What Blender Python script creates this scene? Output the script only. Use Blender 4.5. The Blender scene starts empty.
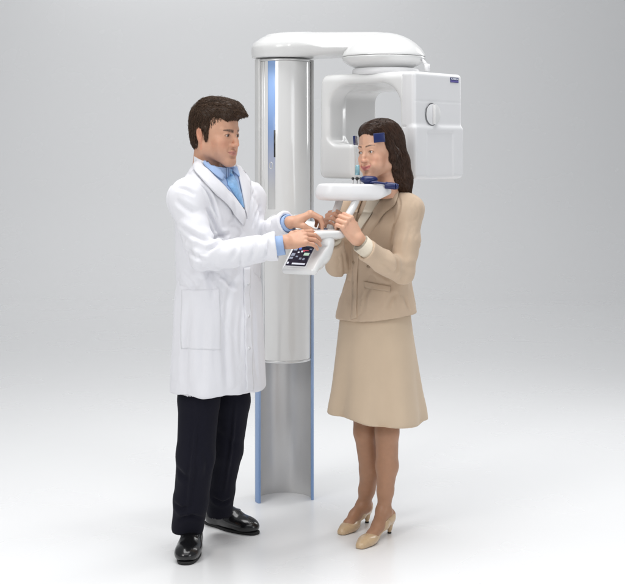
import bpy, math, random
import numpy as np
from mathutils import Vector, Matrix

# ------------------------------------------------------------------ camera, world, lights
FPX, DIST, EYE, HX, HY = 1350.0, 5.5, 1.62, 312.5, 155.0
sc = bpy.context.scene
C = sc.collection
cam = bpy.data.objects.new('camera', bpy.data.cameras.new('camera'))
C.objects.link(cam)
cam.location = (0, -DIST, EYE)
cam.rotation_euler = (math.radians(90), 0, 0)
cam.data.sensor_width = 36.0
cam.data.lens = FPX / 625.0 * 36.0
cam.data.shift_y = -(292.0 - HY) / 625.0
cam.data.clip_end = 200
sc.camera = cam

world = bpy.data.worlds.new('World')
sc.world = world
world.use_nodes = True
world.node_tree.nodes['Background'].inputs['Color'].default_value = (0.93, 0.96, 1.0, 1)
world.node_tree.nodes['Background'].inputs['Strength'].default_value = 0.27

def area(name, loc, target, size, size_y, power, color=(1, 1, 1)):
    l = bpy.data.lights.new(name, 'AREA')
    l.shape = 'RECTANGLE'; l.size = size; l.size_y = size_y
    l.energy = power; l.color = color
    o = bpy.data.objects.new(name, l); C.objects.link(o)
    o.location = loc
    d = Vector(target) - Vector(loc)
    o.rotation_euler = d.to_track_quat('-Z', 'Y').to_euler()
    return o

area('key_softbox', (-2.8, -3.3, 3.3), (0, 0.2, 1.1), 1.4, 1.8, 72, (1.0, 0.985, 0.96))
area('fill_softbox', (3.4, -3.2, 2.3), (0.1, 0.3, 1.1), 1.6, 2.2, 36, (0.95, 0.975, 1.0))
area('overhead_softbox', (0.2, 0.0, 7.6), (0.2, 0.0, 0), 6.0, 5.0, 520)
area('floor_front_softbox', (0, -3.0, 4.4), (0, -0.6, 0), 4.0, 1.6, 30)
area('backdrop_washer_lamp', (-1.6, 8.2, 6.4), (-1.0, 15.0, 1.9), 7.0, 1.5, 190)
area('rim_strip_lamp', (2.6, 2.6, 2.8), (0.2, 0.2, 1.3), 0.6, 2.0, 22)

sc.view_settings.view_transform = 'Standard'
sc.view_settings.look = 'None'
sc.view_settings.exposure = 0.0
sc.view_settings.gamma = 1.0
sc.render.engine = 'CYCLES'

# ------------------------------------------------------------------ helpers: placement
def sY(Y): return FPX / (DIST + Y)
def at(px, py, Y):
    s = sY(Y)
    return np.array([(px - HX) / s, Y, EYE + (HY - py) / s])
def rotz(deg):
    a = math.radians(deg); c, s = math.cos(a), math.sin(a)
    return np.array([[c, -s, 0], [s, c, 0], [0, 0, 1.0]])
def rotx(deg):
    a = math.radians(deg); c, s = math.cos(a), math.sin(a)
    return np.array([[1, 0, 0], [0, c, -s], [0, s, c]])
def roty(deg):
    a = math.radians(deg); c, s = math.cos(a), math.sin(a)
    return np.array([[c, 0, s], [0, 1, 0], [-s, 0, c]])
def nrm(v):
    v = np.asarray(v, float); return v / np.linalg.norm(v)

# ------------------------------------------------------------------ helpers: noise
_rng = np.random.RandomState(7)
_lat = _rng.rand(32, 32, 32).astype(np.float32)
def vnoise(P, f, seed=0):
    """value noise in -1..1; f = frequency (scalar or 3)"""
    q = np.asarray(P, np.float32) * np.asarray(f, np.float32) + np.float32(seed * 7.31 + 100)
    i = np.floor(q).astype(int); t = q - i; t = t * t * (3 - 2 * t)
    r = 0
    for a in (0, 1):
        for b in (0, 1):
            for c in (0, 1):
                w = (t[:, 0] if a else 1 - t[:, 0]) * (t[:, 1] if b else 1 - t[:, 1]) * (t[:, 2] if c else 1 - t[:, 2])
                r = r + w * _lat[(i[:, 0] + a) % 32, (i[:, 1] + b) % 32, (i[:, 2] + c) % 32]
    return r * 2 - 1

# ------------------------------------------------------------------ helpers: signed distance sculpting
class Field:
    def __init__(self, lo, hi, h):
        self.lo = np.array(lo, float); self.h = h
        n = np.ceil((np.array(hi, float) - self.lo) / h).astype(int) + 1
        self.n = n
        self.ax = [(self.lo[i] + h * np.arange(n[i])).astype(np.float32) for i in range(3)]
        self.D = np.full(tuple(n), 0.06, np.float32)
    def _op(self, fn, lo, hi, mode, k):
        m = 0.02 + k
        i0 = np.clip(np.floor((np.array(lo) - m - self.lo) / self.h).astype(int), 0, self.n)
        i1 = np.clip(np.ceil((np.array(hi) + m - self.lo) / self.h).astype(int) + 1, 0, self.n)
        if (i1 <= i0).any(): return
        sl = tuple(slice(a, b) for a, b in zip(i0, i1))
        X = self.ax[0][sl[0]][:, None, None]; Y = self.ax[1][sl[1]][None, :, None]; Z = self.ax[2][sl[2]][None, None, :]
        d = fn(X, Y, Z).astype(np.float32)
        D = self.D[sl]
        if mode == 'u':
            if k > 0:
                hh = np.clip(0.5 + 0.5 * (D - d) / k, 0, 1)
                r = D * (1 - hh) + d * hh - k * hh * (1 - hh)
            else: r = np.minimum(D, d)
        elif mode == 's':
            if k > 0:
                hh = np.clip(0.5 - 0.5 * (D + d) / k, 0, 1)
                r = D * (1 - hh) - d * hh + k * hh * (1 - hh)
            else: r = np.maximum(D, -d)
        else:
            r = np.maximum(D, d)
        self.D[sl] = r
    def cone(self, a, b, ra, rb, k=0.01, mode='u', st=None):
        a = np.array(a, float); b = np.array(b, float); ab = b - a; L2 = float(ab @ ab) + 1e-12
        R = max(ra, rb)
        def fn(X, Y, Z):
            px, py, pz = X - a[0], Y - a[1], Z - a[2]
            t = np.clip((px * ab[0] + py * ab[1] + pz * ab[2]) / L2, 0, 1)
            return np.sqrt((px - t * ab[0]) ** 2 + (py - t * ab[1]) ** 2 + (pz - t * ab[2]) ** 2) - (ra + (rb - ra) * t)
        self._op(fn, np.minimum(a, b) - R, np.maximum(a, b) + R, mode, k)
    def chain(self, pts, rs, k=0.01, mode='u'):
        for i in range(len(pts) - 1): self.cone(pts[i], pts[i + 1], rs[i], rs[i + 1], k, mode)
    def ell(self, c, r, k=0.01, mode='u', R=None):
        c = np.array(c, float); r = np.array(r, float); M = np.eye(3) if R is None else np.array(R)
        def fn(X, Y, Z):
            d = (X - c[0], Y - c[1], Z - c[2])
            q = [M[0, i] * d[0] + M[1, i] * d[1] + M[2, i] * d[2] for i in range(3)]
            k0 = np.sqrt(sum((q[i] / r[i]) ** 2 for i in range(3)))
            k1 = np.sqrt(sum((q[i] / r[i] ** 2) ** 2 for i in range(3))) + 1e-6
            return k0 * (k0 - 1) / k1
        ext = np.sqrt(((M * r) ** 2).sum(1))
        self._op(fn, c - ext, c + ext, mode, k)
    def box(self, c, half, rad, k=0.0, mode='u', R=None):
        c = np.array(c, float); hf = np.array(half, float) - rad; M = np.eye(3) if R is None else np.array(R)
        def fn(X, Y, Z):
            d = (X - c[0], Y - c[1], Z - c[2])
            q = [np.abs(M[0, i] * d[0] + M[1, i] * d[1] + M[2, i] * d[2]) - hf[i] for i in range(3)]
            o = np.sqrt(sum(np.maximum(v, 0) ** 2 for v in q))
            return o + np.minimum(np.maximum(np.maximum(q[0], q[1]), q[2]), 0) - rad
        ext = np.abs(M) @ np.array(half, float)
        self._op(fn, c - ext, c + ext, mode, k)
    def loft(self, rows, yaw=0, k=0.01, mode='u', p=2.3, grow=0.0):
        """rows: (z, cx, cy, rx, ry) rising; closed by flat ends"""
        A = np.array(rows, float); zs = A[:, 0]
        ca, sa = math.cos(math.radians(yaw)), math.sin(math.radians(yaw))
        def fn(X, Y, Z):
            z = np.clip(Z, zs[0], zs[-1])
            # smooth interpolation
            def ip(col):
                v = np.interp(z.ravel(), zs, A[:, col]).reshape(z.shape)
                e = 0.02
                return (np.interp((z - e).ravel(), zs, A[:, col]).reshape(z.shape) + np.interp((z + e).ravel(), zs, A[:, col]).reshape(z.shape) + v) / 3
            cx, cy, rx, ry = ip(1), ip(2), ip(3) + grow, ip(4) + grow
            dx, dy = X - cx, Y - cy
            u = ca * dx + sa * dy; v = -sa * dx + ca * dy
            q = (np.abs(u / rx) ** p + np.abs(v / ry) ** p) ** (1 / p)
            rr = np.sqrt(u * u + v * v) + 1e-5
            d = (q - 1) * np.minimum(rr / np.maximum(q, 0.25), np.maximum(rx, ry))
            dz = np.maximum(zs[0] - Z, Z - zs[-1])
            return np.maximum(d, dz + 0 * d)
        R = max(A[:, 3].max(), A[:, 4].max()) + grow
        lo = [A[:, 1].min() - R, A[:, 2].min() - R, zs[0]]; hi = [A[:, 1].max() + R, A[:, 2].max() + R, zs[-1]]
        self._op(fn, lo, hi, mode, k)
    def sample(self, P):
        q = (P - self.lo) / self.h
        q = np.clip(q, 0, np.array(self.n) - 1.001)
        i = np.floor(q).astype(int); t = q - i
        D = self.D; r = 0
        for a in (0, 1):
            for b in (0, 1):
                for c in (0, 1):
                    w = (t[:, 0] if a else 1 - t[:, 0]) * (t[:, 1] if b else 1 - t[:, 1]) * (t[:, 2] if c else 1 - t[:, 2])
                    r = r + w * D[i[:, 0] + a, i[:, 1] + b, i[:, 2] + c]
        return r
    def grad(self, P, e=None):
        e = e or self.h * 0.9
        g = np.stack([(self.sample(P + np.eye(3)[j] * e) - self.sample(P - np.eye(3)[j] * e)) / (2 * e) for j in range(3)], 1)
        return g
    def normal(self, P, e=None):
        g = self.grad(P, e); return g / (np.linalg.norm(g, axis=1, keepdims=True) + 1e-9)
    def cut(self, p, d, k=0.0):
        """remove everything beyond the plane through p facing d, within 0.13 m"""
        d = nrm(d); u = nrm(np.cross(d, [0.3, 0.1, 1])); v = np.cross(d, u)
        self.box(np.array(p) + d * .07, (.07, .10, .10), .001, k, 's', np.stack([d, u, v], 1))
    def blur(self, n=1):
        for _ in range(n):
            for a in range(3):
                D = self.D
                m = np.copy(D)
                s0 = [slice(None)] * 3; s1 = [slice(None)] * 3; s2 = [slice(None)] * 3
                s0[a] = slice(1, -1); s1[a] = slice(0, -2); s2[a] = slice(2, None)
                m[tuple(s0)] = 0.5 * D[tuple(s0)] + 0.25 * (D[tuple(s1)] + D[tuple(s2)])
                self.D = m
    def mesh(self, project=2):
        D = self.D; S = D < 0
        n0, n1, n2 = [x - 1 for x in self.n]
        cnt = np.zeros((n0, n1, n2), np.int8)
        for a in (0, 1):
            for b in (0, 1):
                for c in (0, 1): cnt += S[a:a + n0, b:b + n1, c:c + n2]
        act = (cnt > 0) & (cnt < 8)
        ci = np.argwhere(act)
        idx = np.full(act.shape, -1, np.int64); idx[act] = np.arange(len(ci))
        corners = np.array([(a, b, c) for a in (0, 1) for b in (0, 1) for c in (0, 1)])
        val = np.stack([D[ci[:, 0] + o[0], ci[:, 1] + o[1], ci[:, 2] + o[2]] for o in corners], 1)
        acc = np.zeros((len(ci), 3)); num = np.zeros(len(ci))
        for i in range(8):
            for j in range(i + 1, 8):
                if np.abs(corners[i] - corners[j]).sum() != 1: continue
                vi, vj = val[:, i], val[:, j]
                m = (vi < 0) != (vj < 0)
                t = np.where(m, vi / np.where(m, vi - vj, 1), 0)[:, None]
                acc += np.where(m[:, None], corners[i] + t * (corners[j] - corners[i]), 0); num += m
        V = self.lo + (ci + acc / num[:, None]) * self.h
        for _ in range(project):
            d = self.sample(V); g = self.grad(V, self.h * 0.6)
            st = d[:, None] * g / ((g * g).sum(1, keepdims=True) + 0.15)
            ln = np.linalg.norm(st, axis=1, keepdims=True)
            V = V - st * np.minimum(1, 0.5 * self.h / (ln + 1e-9))
        Fs = []
        for a in range(3):
            b, c = (a + 1) % 3, (a + 2) % 3
            s0 = [slice(None)] * 3; s1 = [slice(None)] * 3
            s0[a] = slice(0, -1); s1[a] = slice(1, None)
            A, B = S[tuple(s0)], S[tuple(s1)]
            E = np.argwhere(A != B)
            ok = (E[:, b] > 0) & (E[:, c] > 0) & (E[:, b] < self.n[b] - 1) & (E[:, c] < self.n[c] - 1)
            E = E[ok]
            ins = A[E[:, 0], E[:, 1], E[:, 2]]
            def cell(db, dc):
                q = E.copy(); q[:, b] += db; q[:, c] += dc
                return idx[q[:, 0], q[:, 1], q[:, 2]]
            Q = np.stack([cell(-1, -1), cell(0, -1), cell(0, 0), cell(-1, 0)], 1)
            Q = np.where(ins[:, None], Q, Q[:, ::-1])
            Fs.append(Q)
        return V, np.concatenate(Fs)

def fcat(parts):
    """join (V, F) pieces; F may be lists or arrays of quads"""
    Vs, Fs, off = [], [], 0
    for V, F in parts:
        Vs.append(np.asarray(V, float)); Fs += [tuple(int(i) + off for i in f) for f in F]; off += len(V)
    return np.concatenate(Vs), Fs

def vert_normals(V, F):
    F = np.asarray(F); N = np.zeros_like(V)
    fn = np.cross(V[F[:, 2]] - V[F[:, 0]], V[F[:, 3]] - V[F[:, 1]])
    for i in range(4): np.add.at(N, F[:, i], fn)
    return N / (np.linalg.norm(N, axis=1, keepdims=True) + 1e-12)

def mk(name, V, F, mat, parent=None, smooth=True, col=None, M=None, t=None):
    """one mesh object; M, t = world transform baked into the vertices; parent's location removed"""
    V = np.asarray(V, float)
    if M is not None: V = V @ np.asarray(M).T
    if t is not None: V = V + np.asarray(t)
    off = np.zeros(3)
    if parent is not None:
        p = parent
        while p is not None: off += np.array(p.location); p = p.parent
    me = bpy.data.meshes.new(name)
    me.from_pydata((V - off).tolist(), [], [tuple(int(i) for i in f) for f in F])
    me.materials.append(mat)
    if smooth: me.polygons.foreach_set('use_smooth', [True] * len(me.polygons))
    if col is not None:
        ca = me.color_attributes.new('Col', 'FLOAT_COLOR', 'POINT')
        cc = np.ones((len(V), 4), np.float32); cc[:, :3] = col
        ca.data.foreach_set('color', cc.ravel())
    me.update()
    o = bpy.data.objects.new(name, me); C.objects.link(o)
    if parent is not None: o.parent = parent
    return o

def empty(name, loc, label, cat):
    o = bpy.data.objects.new(name, None); C.objects.link(o)
    o.location = loc; o['label'] = label; o['category'] = cat
    return o

def recalc(o):
    import bmesh
    bm = bmesh.new(); bm.from_mesh(o.data); bmesh.ops.recalc_face_normals(bm, faces=bm.faces); bm.to_mesh(o.data); bm.free()
    return o
def bevel(o, w=0.003, seg=3, angle=35):
    m = o.modifiers.new('bevel', 'BEVEL'); m.width = w; m.segments = seg; m.limit_method = 'ANGLE'; m.angle_limit = math.radians(angle)
    m.harden_normals = False
    return o

def tube(pts, rs, n=12, closed_ends=True):
    pts = [np.array(p, float) for p in pts]; V = []; F = []
    if np.isscalar(rs): rs = [rs] * len(pts)
    up = None
    for i, p in enumerate(pts):
        d = nrm(pts[min(i + 1, len(pts) - 1)] - pts[max(i - 1, 0)])
        if up is None: up = nrm(np.cross(d, [0.3, 0.2, 1]) if abs(d[2]) < .95 else np.cross(d, [1, 0, 0]))
        u = nrm(up - d * (up @ d)); up = u; v = np.cross(d, u)
        for j in range(n):
            a = 2 * math.pi * j / n
            V.append(p + rs[i] * (math.cos(a) * u + math.sin(a) * v))
    for i in range(len(pts) - 1):
        for j in range(n):
            F.append((i * n + j, i * n + (j + 1) % n, (i + 1) * n + (j + 1) % n, (i + 1) * n + j))
    if closed_ends:
        F.append(tuple(reversed(range(n)))); F.append(tuple((len(pts) - 1) * n + j for j in range(n)))
    return np.array(V), F

def prism(poly, z0, z1):
    n = len(poly); V = [(x, y, z0) for x, y in poly] + [(x, y, z1) for x, y in poly]
    F = [tuple(reversed(range(n))), tuple(range(n, 2 * n))] + [(i, (i + 1) % n, n + (i + 1) % n, n + i) for i in range(n)]
    return np.array(V, float), F

def lathe(prof, n=48, c=(0, 0, 0)):
    V = []; F = []
    for r, z in prof:
        for j in range(n):
            a = 2 * math.pi * j / n; V.append((c[0] + r * math.cos(a), c[1] + r * math.sin(a), c[2] + z))
    for i in range(len(prof) - 1):
        for j in range(n): F.append((i * n + j, i * n + (j + 1) % n, (i + 1) * n + (j + 1) % n, (i + 1) * n + j))
    if prof[0][0] > 1e-4: F.append(tuple(reversed(range(n))))
    if prof[-1][0] > 1e-4: F.append(tuple((len(prof) - 1) * n + j for j in range(n)))
    return np.array(V), F

# rays from the photograph's viewpoint onto a sculpted surface: used to find where seams and cloth pieces lie on the body
CAM = np.array([0, -DIST, EYE])
def hit(F, px, py):
    px = np.atleast_1d(np.asarray(px, float)); py = np.atleast_1d(np.asarray(py, float))
    d = np.stack([(px - HX) / FPX, np.ones_like(px), (HY - py) / FPX], 1); d /= np.linalg.norm(d, axis=1, keepdims=True)
    t = np.full(len(px), (F.lo[1] + DIST + 0.002)) / d[:, 1]
    tend = (F.ax[1][-1] + DIST) / d[:, 1]
    best = np.full(len(px), 9.0); bt = t.copy(); done = np.zeros(len(px), bool)
    for _ in range(260):
        v = F.sample(CAM + d * t[:, None])
        better = (v < best) & ~done; best[better] = v[better]; bt[better] = t[better]
        done |= (v < 0.0004) | (t > tend)
        if done.all(): break
        t = np.where(done, t, t + np.clip(v * 0.8, 0.0006, 0.012))
    return CAM + d * bt[:, None]

def resample(poly, n):
    P = np.array(poly, float)
    if len(P) == 1: return np.repeat(P, n, 0)
    # smooth polyline by Catmull-Rom, then uniform arc length
    Q = [P[0]]
    for i in range(len(P) - 1):
        p0, p1, p2, p3 = P[max(i - 1, 0)], P[i], P[i + 1], P[min(i + 2, len(P) - 1)]
        for u in np.linspace(0, 1, 9)[1:]:
            Q.append(0.5 * (2 * p1 + (p2 - p0) * u + (2 * p0 - 5 * p1 + 4 * p2 - p3) * u * u + (3 * p1 - p0 - 3 * p2 + p3) * u ** 3))
    Q = np.array(Q); s = np.r_[0, np.cumsum(np.linalg.norm(np.diff(Q, axis=0), axis=1))]
    u = np.linspace(0, s[-1], n)
    return np.stack([np.interp(u, s, Q[:, k]) for k in range(Q.shape[1])], 1)

def patch(F, A, B, nu=10, nv=24, off=0.003, thick=0.004, bulge=0.0, ne=0.008, warp=None):
    """cloth piece between picture curves A and B, lying on the sculpted surface F, with real thickness"""
    a = resample(A, nv); b = resample(B, nv)
    u = np.linspace(0, 1, nu)[:, None, None]
    G = a[None] * (1 - u) + b[None] * u
    P = hit(F, G[..., 0].ravel(), G[..., 1].ravel())
    N = F.normal(P, ne)
    o = off + bulge * np.sin(np.pi * np.linspace(0, 1, nu))[:, None].repeat(nv, 1).ravel()
    if warp is not None: o = o + warp(np.repeat(np.linspace(0, 1, nu), nv), np.tile(np.linspace(0, 1, nv), nu))
    if getattr(F, 'dfun', None) is not None: o = o + F.dfun(P)
    T = P + N * np.reshape(o, (-1, 1)); Bk = T - N * thick
    n = nu * nv
    g = np.arange(n).reshape(nu, nv)
    V = np.concatenate([T, Bk]); Fc = []
    for i in range(nu - 1):
        for j in range(nv - 1):
            q = (g[i, j], g[i + 1, j], g[i + 1, j + 1], g[i, j + 1]); Fc.append(q); Fc.append(tuple(n + x for x in reversed(q)))
    ring = [g[i, 0] for i in range(nu)] + [g[-1, j] for j in range(1, nv)] + [g[i, -1] for i in range(nu - 2, -1, -1)] + [g[0, j] for j in range(nv - 2, 0, -1)]
    for i in range(len(ring)):
        x, y = ring[i], ring[(i + 1) % len(ring)]
        Fc.append((x, n + x, n + y, y))
    return V, Fc

def seg_dist(V, pts):
    best = np.full(len(V), 9.0); tt = np.zeros(len(V)); m = len(pts) - 1
    for i in range(len(pts) - 1):
        a, b = pts[i], pts[i + 1]; ab = b - a
        t = np.clip(((V - a) @ ab) / (ab @ ab + 1e-12), 0, 1)
        dd = np.linalg.norm(V - (a + t[:, None] * ab), axis=1); w = dd < best; best[w] = dd[w]; tt[w] = (i + t[w]) / m
    return best, tt
def outward(V, N, cx, cy, zmax):
    """inner faces of a hollow garment move with the outer ones"""
    s = np.sign(N[:, 0] * (V[:, 0] - cx) + N[:, 1] * (V[:, 1] - cy)); s[s == 0] = 1
    return N * np.where((V[:, 2] < zmax) & (np.abs(N[:, 2]) < .75), s, 1)[:, None]
def creases(F, V, N, lst):
    """soft folds along picture curves: (points, width, depth); negative depth raises a ridge"""
    d = np.zeros(len(V))
    for pts, w, dep in lst:
        q = resample(pts, 14); P = hit(F, q[:, 0], q[:, 1])
        x, t = seg_dist(V, P); x = x / w
        fade = np.sin(np.pi * np.clip(t, 0.0, 1)) ** .7 * 1.35
        d += fade * (-dep * np.exp(-x * x) + 0.5 * dep * np.exp(-((x - 2.1) / 1.2) ** 2))
    return d

# ------------------------------------------------------------------ materials
def mat(name, color, rough=0.5, spec=0.5, bump=None, var=None, sss=0.0, coat=0.0, metal=0.0, usecol=False, sheen=0.0, trans=0.0, emit=None, weave=None, roughvar=None, sssr=(1.0, 0.35, 0.2), ssss=0.006):
    m = bpy.data.materials.new(name); m.use_nodes = True
    nt = m.node_tree; b = nt.nodes['Principled BSDF']; L = nt.links
    b.inputs['Base Color'].default_value = (*color, 1)
    b.inputs['Roughness'].default_value = rough
    b.inputs['Specular IOR Level'].default_value = spec
    b.inputs['Metallic'].default_value = metal
    b.inputs['Coat Weight'].default_value = coat; b.inputs['Coat Roughness'].default_value = 0.06
    b.inputs['Sheen Weight'].default_value = sheen; b.inputs['Sheen Roughness'].default_value = 0.5
    b.inputs['Transmission Weight'].default_value = trans
    if sss > 0:
        b.inputs['Subsurface Weight'].default_value = sss
        b.inputs['Subsurface Radius'].default_value = sssr
        b.inputs['Subsurface Scale'].default_value = ssss
    if emit is not None:
        b.inputs['Emission Color'].default_value = (*emit[0], 1); b.inputs['Emission Strength'].default_value = emit[1]
    tc = nt.nodes.new('ShaderNodeTexCoord')
    base = None
    if usecol:
        vc = nt.nodes.new('ShaderNodeVertexColor'); vc.layer_name = 'Col'
        base = vc.outputs['Color']
        L.new(base, b.inputs['Base Color'])
    if var is not None:        # (scale, amount)
        n = nt.nodes.new('ShaderNodeTexNoise'); n.inputs['Scale'].default_value = var[0]; n.inputs['Detail'].default_value = 4
        L.new(tc.outputs['Object'], n.inputs['Vector'])
        mp = nt.nodes.new('ShaderNodeMapRange'); mp.inputs[1].default_value = 0.3; mp.inputs[2].default_value = 0.7
        mp.inputs[3].default_value = 1 - var[1]; mp.inputs[4].default_value = 1 + var[1]
        L.new(n.outputs['Fac'], mp.inputs[0])
        mx = nt.nodes.new('ShaderNodeMix'); mx.data_type = 'RGBA'; mx.blend_type = 'MULTIPLY'; mx.inputs[0].default_value = 1
        if base is not None: L.new(base, mx.inputs[6])
        else: mx.inputs[6].default_value = (*color, 1)
        L.new(mp.outputs[0], mx.inputs[7]); L.new(mx.outputs[2], b.inputs['Base Color'])
    if roughvar is not None:
        n = nt.nodes.new('ShaderNodeTexNoise'); n.inputs['Scale'].default_value = roughvar[0]; n.inputs['Detail'].default_value = 3
        L.new(tc.outputs['Object'], n.inputs['Vector'])
        mp = nt.nodes.new('ShaderNodeMapRange'); mp.inputs[3].default_value = rough - roughvar[1]; mp.inputs[4].default_value = rough + roughvar[1]
        L.new(n.outputs['Fac'], mp.inputs[0]); L.new(mp.outputs[0], b.inputs['Roughness'])
    if bump is not None:       # list of (kind, scale vec, strength, distance)
        prev = None
        for kind, s, st, dist in bump:
            mpg = nt.nodes.new('ShaderNodeMapping'); mpg.inputs['Scale'].default_value = s if hasattr(s, '__len__') else (s, s, s)
            L.new(tc.outputs['Object'], mpg.inputs['Vector'])
            if kind == 'noise':
                t = nt.nodes.new('ShaderNodeTexNoise'); t.inputs['Scale'].default_value = 1; t.inputs['Detail'].default_value = 3; out = t.outputs['Fac']
            elif kind == 'wave':
                t = nt.nodes.new('ShaderNodeTexWave'); t.inputs['Scale'].default_value = 1; t.inputs['Distortion'].default_value = 0.6; t.bands_direction = 'DIAGONAL'; out = t.outputs['Fac']
            else:
                t = nt.nodes.new('ShaderNodeTexVoronoi'); t.inputs['Scale'].default_value = 1; out = t.outputs['Distance']
            L.new(mpg.outputs[0], t.inputs['Vector'])
            bp = nt.nodes.new('ShaderNodeBump'); bp.inputs['Strength'].default_value = st; bp.inputs['Distance'].default_value = dist
            L.new(out, bp.inputs['Height'])
            if prev is not None: L.new(prev, bp.inputs['Normal'])
            prev = bp.outputs['Normal']
        L.new(prev, b.inputs['Normal'])
    return m

M = {}
M['floor'] = mat('floor_paint', (0.86, 0.863, 0.868), 0.27, 0.45, roughvar=(2.0, 0.02))
M['shell'] = mat('glossy_white_plastic', (0.75, 0.75, 0.745), 0.22, 0.5, coat=0.3, roughvar=(5, 0.03), var=(3.0, 0.012))
M['shell2'] = mat('satin_white_plastic', (0.76, 0.76, 0.77), 0.36, 0.5, roughvar=(5, 0.04), bump=[('noise', 900, 0.04, 0.0004)])
M['cream'] = mat('pearl_plastic', (0.74, 0.74, 0.735), 0.2, 0.5, coat=0.6, roughvar=(4, 0.04))
M['alu'] = mat('brushed_aluminium', (0.74, 0.735, 0.73), 0.34, 0.5, metal=0.45, bump=[('noise', (160, 160, 1.2), 0.25, 0.0006)], var=(4, 0.02))
M['trim'] = mat('light_metal_trim', (0.72, 0.72, 0.72), 0.3, 0.5, metal=0.5, var=(9, 0.03))
M['blue_edge'] = mat('blue_anodised_edge', (0.16, 0.30, 0.62), 0.35, 0.5, metal=0.15, roughvar=(8, 0.05))
M['navy'] = mat('navy_rubber', (0.008, 0.018, 0.10), 0.35, 0.5, roughvar=(30, 0.06))
M['navy_d'] = mat('dark_navy_plastic', (0.02, 0.025, 0.07), 0.3, 0.5, roughvar=(30, 0.06))
M['dark'] = mat('black_plastic', (0.015, 0.015, 0.018), 0.35, 0.5, roughvar=(30, 0.06))
M['clear'] = mat('clear_plastic', (0.93, 0.97, 0.98), 0.04, 0.5, trans=1.0, roughvar=(20, 0.015))
M['clear'].node_tree.nodes['Principled BSDF'].inputs['IOR'].default_value = 1.3
M['clear'].node_tree.nodes['Principled BSDF'].inputs['Alpha'].default_value = 0.16
M['teal'] = mat('teal_clear_plastic', (0.35, 0.62, 0.70), 0.12, 0.5, trans=0.6, roughvar=(20, 0.03))
M['screen'] = mat('lcd_screen', (0.006, 0.007, 0.014), 0.12, 0.5, emit=((0.02, 0.025, 0.06), 0.4), roughvar=(20, 0.02))
for nm, c in (('ui_white', (0.6, 0.62, 0.68)), ('ui_grey', (0.22, 0.24, 0.30)), ('ui_green', (0.45, 0.62, 0.50)), ('ui_red', (0.5, 0.06, 0.10)), ('ui_blue', (0.08, 0.14, 0.5))):
    M[nm] = mat(nm, c, 0.3, 0.3, emit=(c, 0.55), var=(400, 0.15))
# strip printed on the column cover: blue that fades out towards its lower end
def fade_mat():
    m = mat('printed_blue_strip', (0.3, 0.45, 0.8), 0.25, 0.5, coat=0.3)
    nt = m.node_tree; L = nt.links; b = nt.nodes['Principled BSDF']
    tc = nt.nodes.new('ShaderNodeTexCoord'); sp = nt.nodes.new('ShaderNodeSeparateXYZ'); L.new(tc.outputs['Generated'], sp.inputs[0])
    r = nt.nodes.new('ShaderNodeValToRGB'); L.new(sp.outputs['Z'], r.inputs[0])
    e = r.color_ramp.elements
    e[0].position = 0.0; e[0].color = (0.74, 0.74, 0.735, 1)
    e[1].position = 1.0; e[1].color = (0.33, 0.50, 0.84, 1)
    x = e.new(0.55); x.color = (0.23, 0.35, 0.62, 1)
    x = e.new(0.32); x.color = (0.42, 0.46, 0.60, 1)
    x = e.new(0.12); x.color = (0.62, 0.62, 0.62, 1)
    L.new(r.outputs[0], b.inputs['Base Color'])
    return m
M['strip'] = fade_mat()
def edge_mat():
    m = M['blue_edge']; nt = m.node_tree; L = nt.links; b = nt.nodes['Principled BSDF']
    tc = nt.nodes.new('ShaderNodeTexCoord'); sp = nt.nodes.new('ShaderNodeSeparateXYZ'); L.new(tc.outputs['Generated'], sp.inputs[0])
    r = nt.nodes.new('ShaderNodeValToRGB'); L.new(sp.outputs['Z'], r.inputs[0])
    e = r.color_ramp.elements
    e[0].position = 0.05; e[0].color = (0.23, 0.36, 0.62, 1)
    e[1].position = 0.72; e[1].color = (0.70, 0.70, 0.69, 1)
    x = e.new(0.40); x.color = (0.36, 0.48, 0.70, 1)
    L.new(r.outputs[0], b.inputs['Base Color'])
edge_mat()

M['skin_m'] = mat('skin_man', (0.6, 0.34, 0.23), 0.48, 0.4, usecol=True, sss=0.12, bump=[('noise', 350, 0.12, 0.0006)], var=(60, 0.035))
M['skin_w'] = mat('skin_woman', (0.66, 0.38, 0.26), 0.42, 0.4, usecol=True, sss=0.12, bump=[('noise', 350, 0.08, 0.0005)], var=(45, 0.04))
M['hair_m'] = mat('hair_dark_brown', (0.03, 0.018, 0.01), 0.45, 0.3, usecol=True)
M['hair_w'] = mat('hair_long_brown', (0.03, 0.015, 0.01), 0.30, 0.45, usecol=True)
M['coat'] = mat('white_cotton', (0.76, 0.76, 0.795), 0.85, 0.2, sheen=0.1, bump=[('noise', (38, 38, 12), 0.25, 0.006), ('noise', 700, 0.2, 0.0005)], var=(7, 0.012))
M['shirt'] = mat('blue_shirt_cotton', (0.36, 0.49, 0.74), 0.8, 0.2, bump=[('noise', 60, 0.2, 0.003), ('noise', 800, 0.2, 0.0005)], var=(15, 0.04))
M['tie'] = mat('blue_silk_tie', (0.20, 0.40, 0.68), 0.4, 0.5, sheen=0.3, bump=[('wave', (260, 260, 260), 0.4, 0.0005)], var=(90, 0.15))
M['trousers'] = mat('dark_navy_wool', (0.010, 0.010, 0.017), 0.9, 0.12, sheen=0.03, bump=[('noise', (25, 25, 8), 0.2, 0.006), ('noise', 700, 0.2, 0.0005)])
M['leather'] = mat('black_leather', (0.008, 0.008, 0.009), 0.22, 0.5, coat=0.3, bump=[('noise', 90, 0.15, 0.001)], roughvar=(30, 0.06))
M['sole'] = mat('black_rubber_sole', (0.012, 0.012, 0.012), 0.6, 0.4, roughvar=(30, 0.05))
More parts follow.
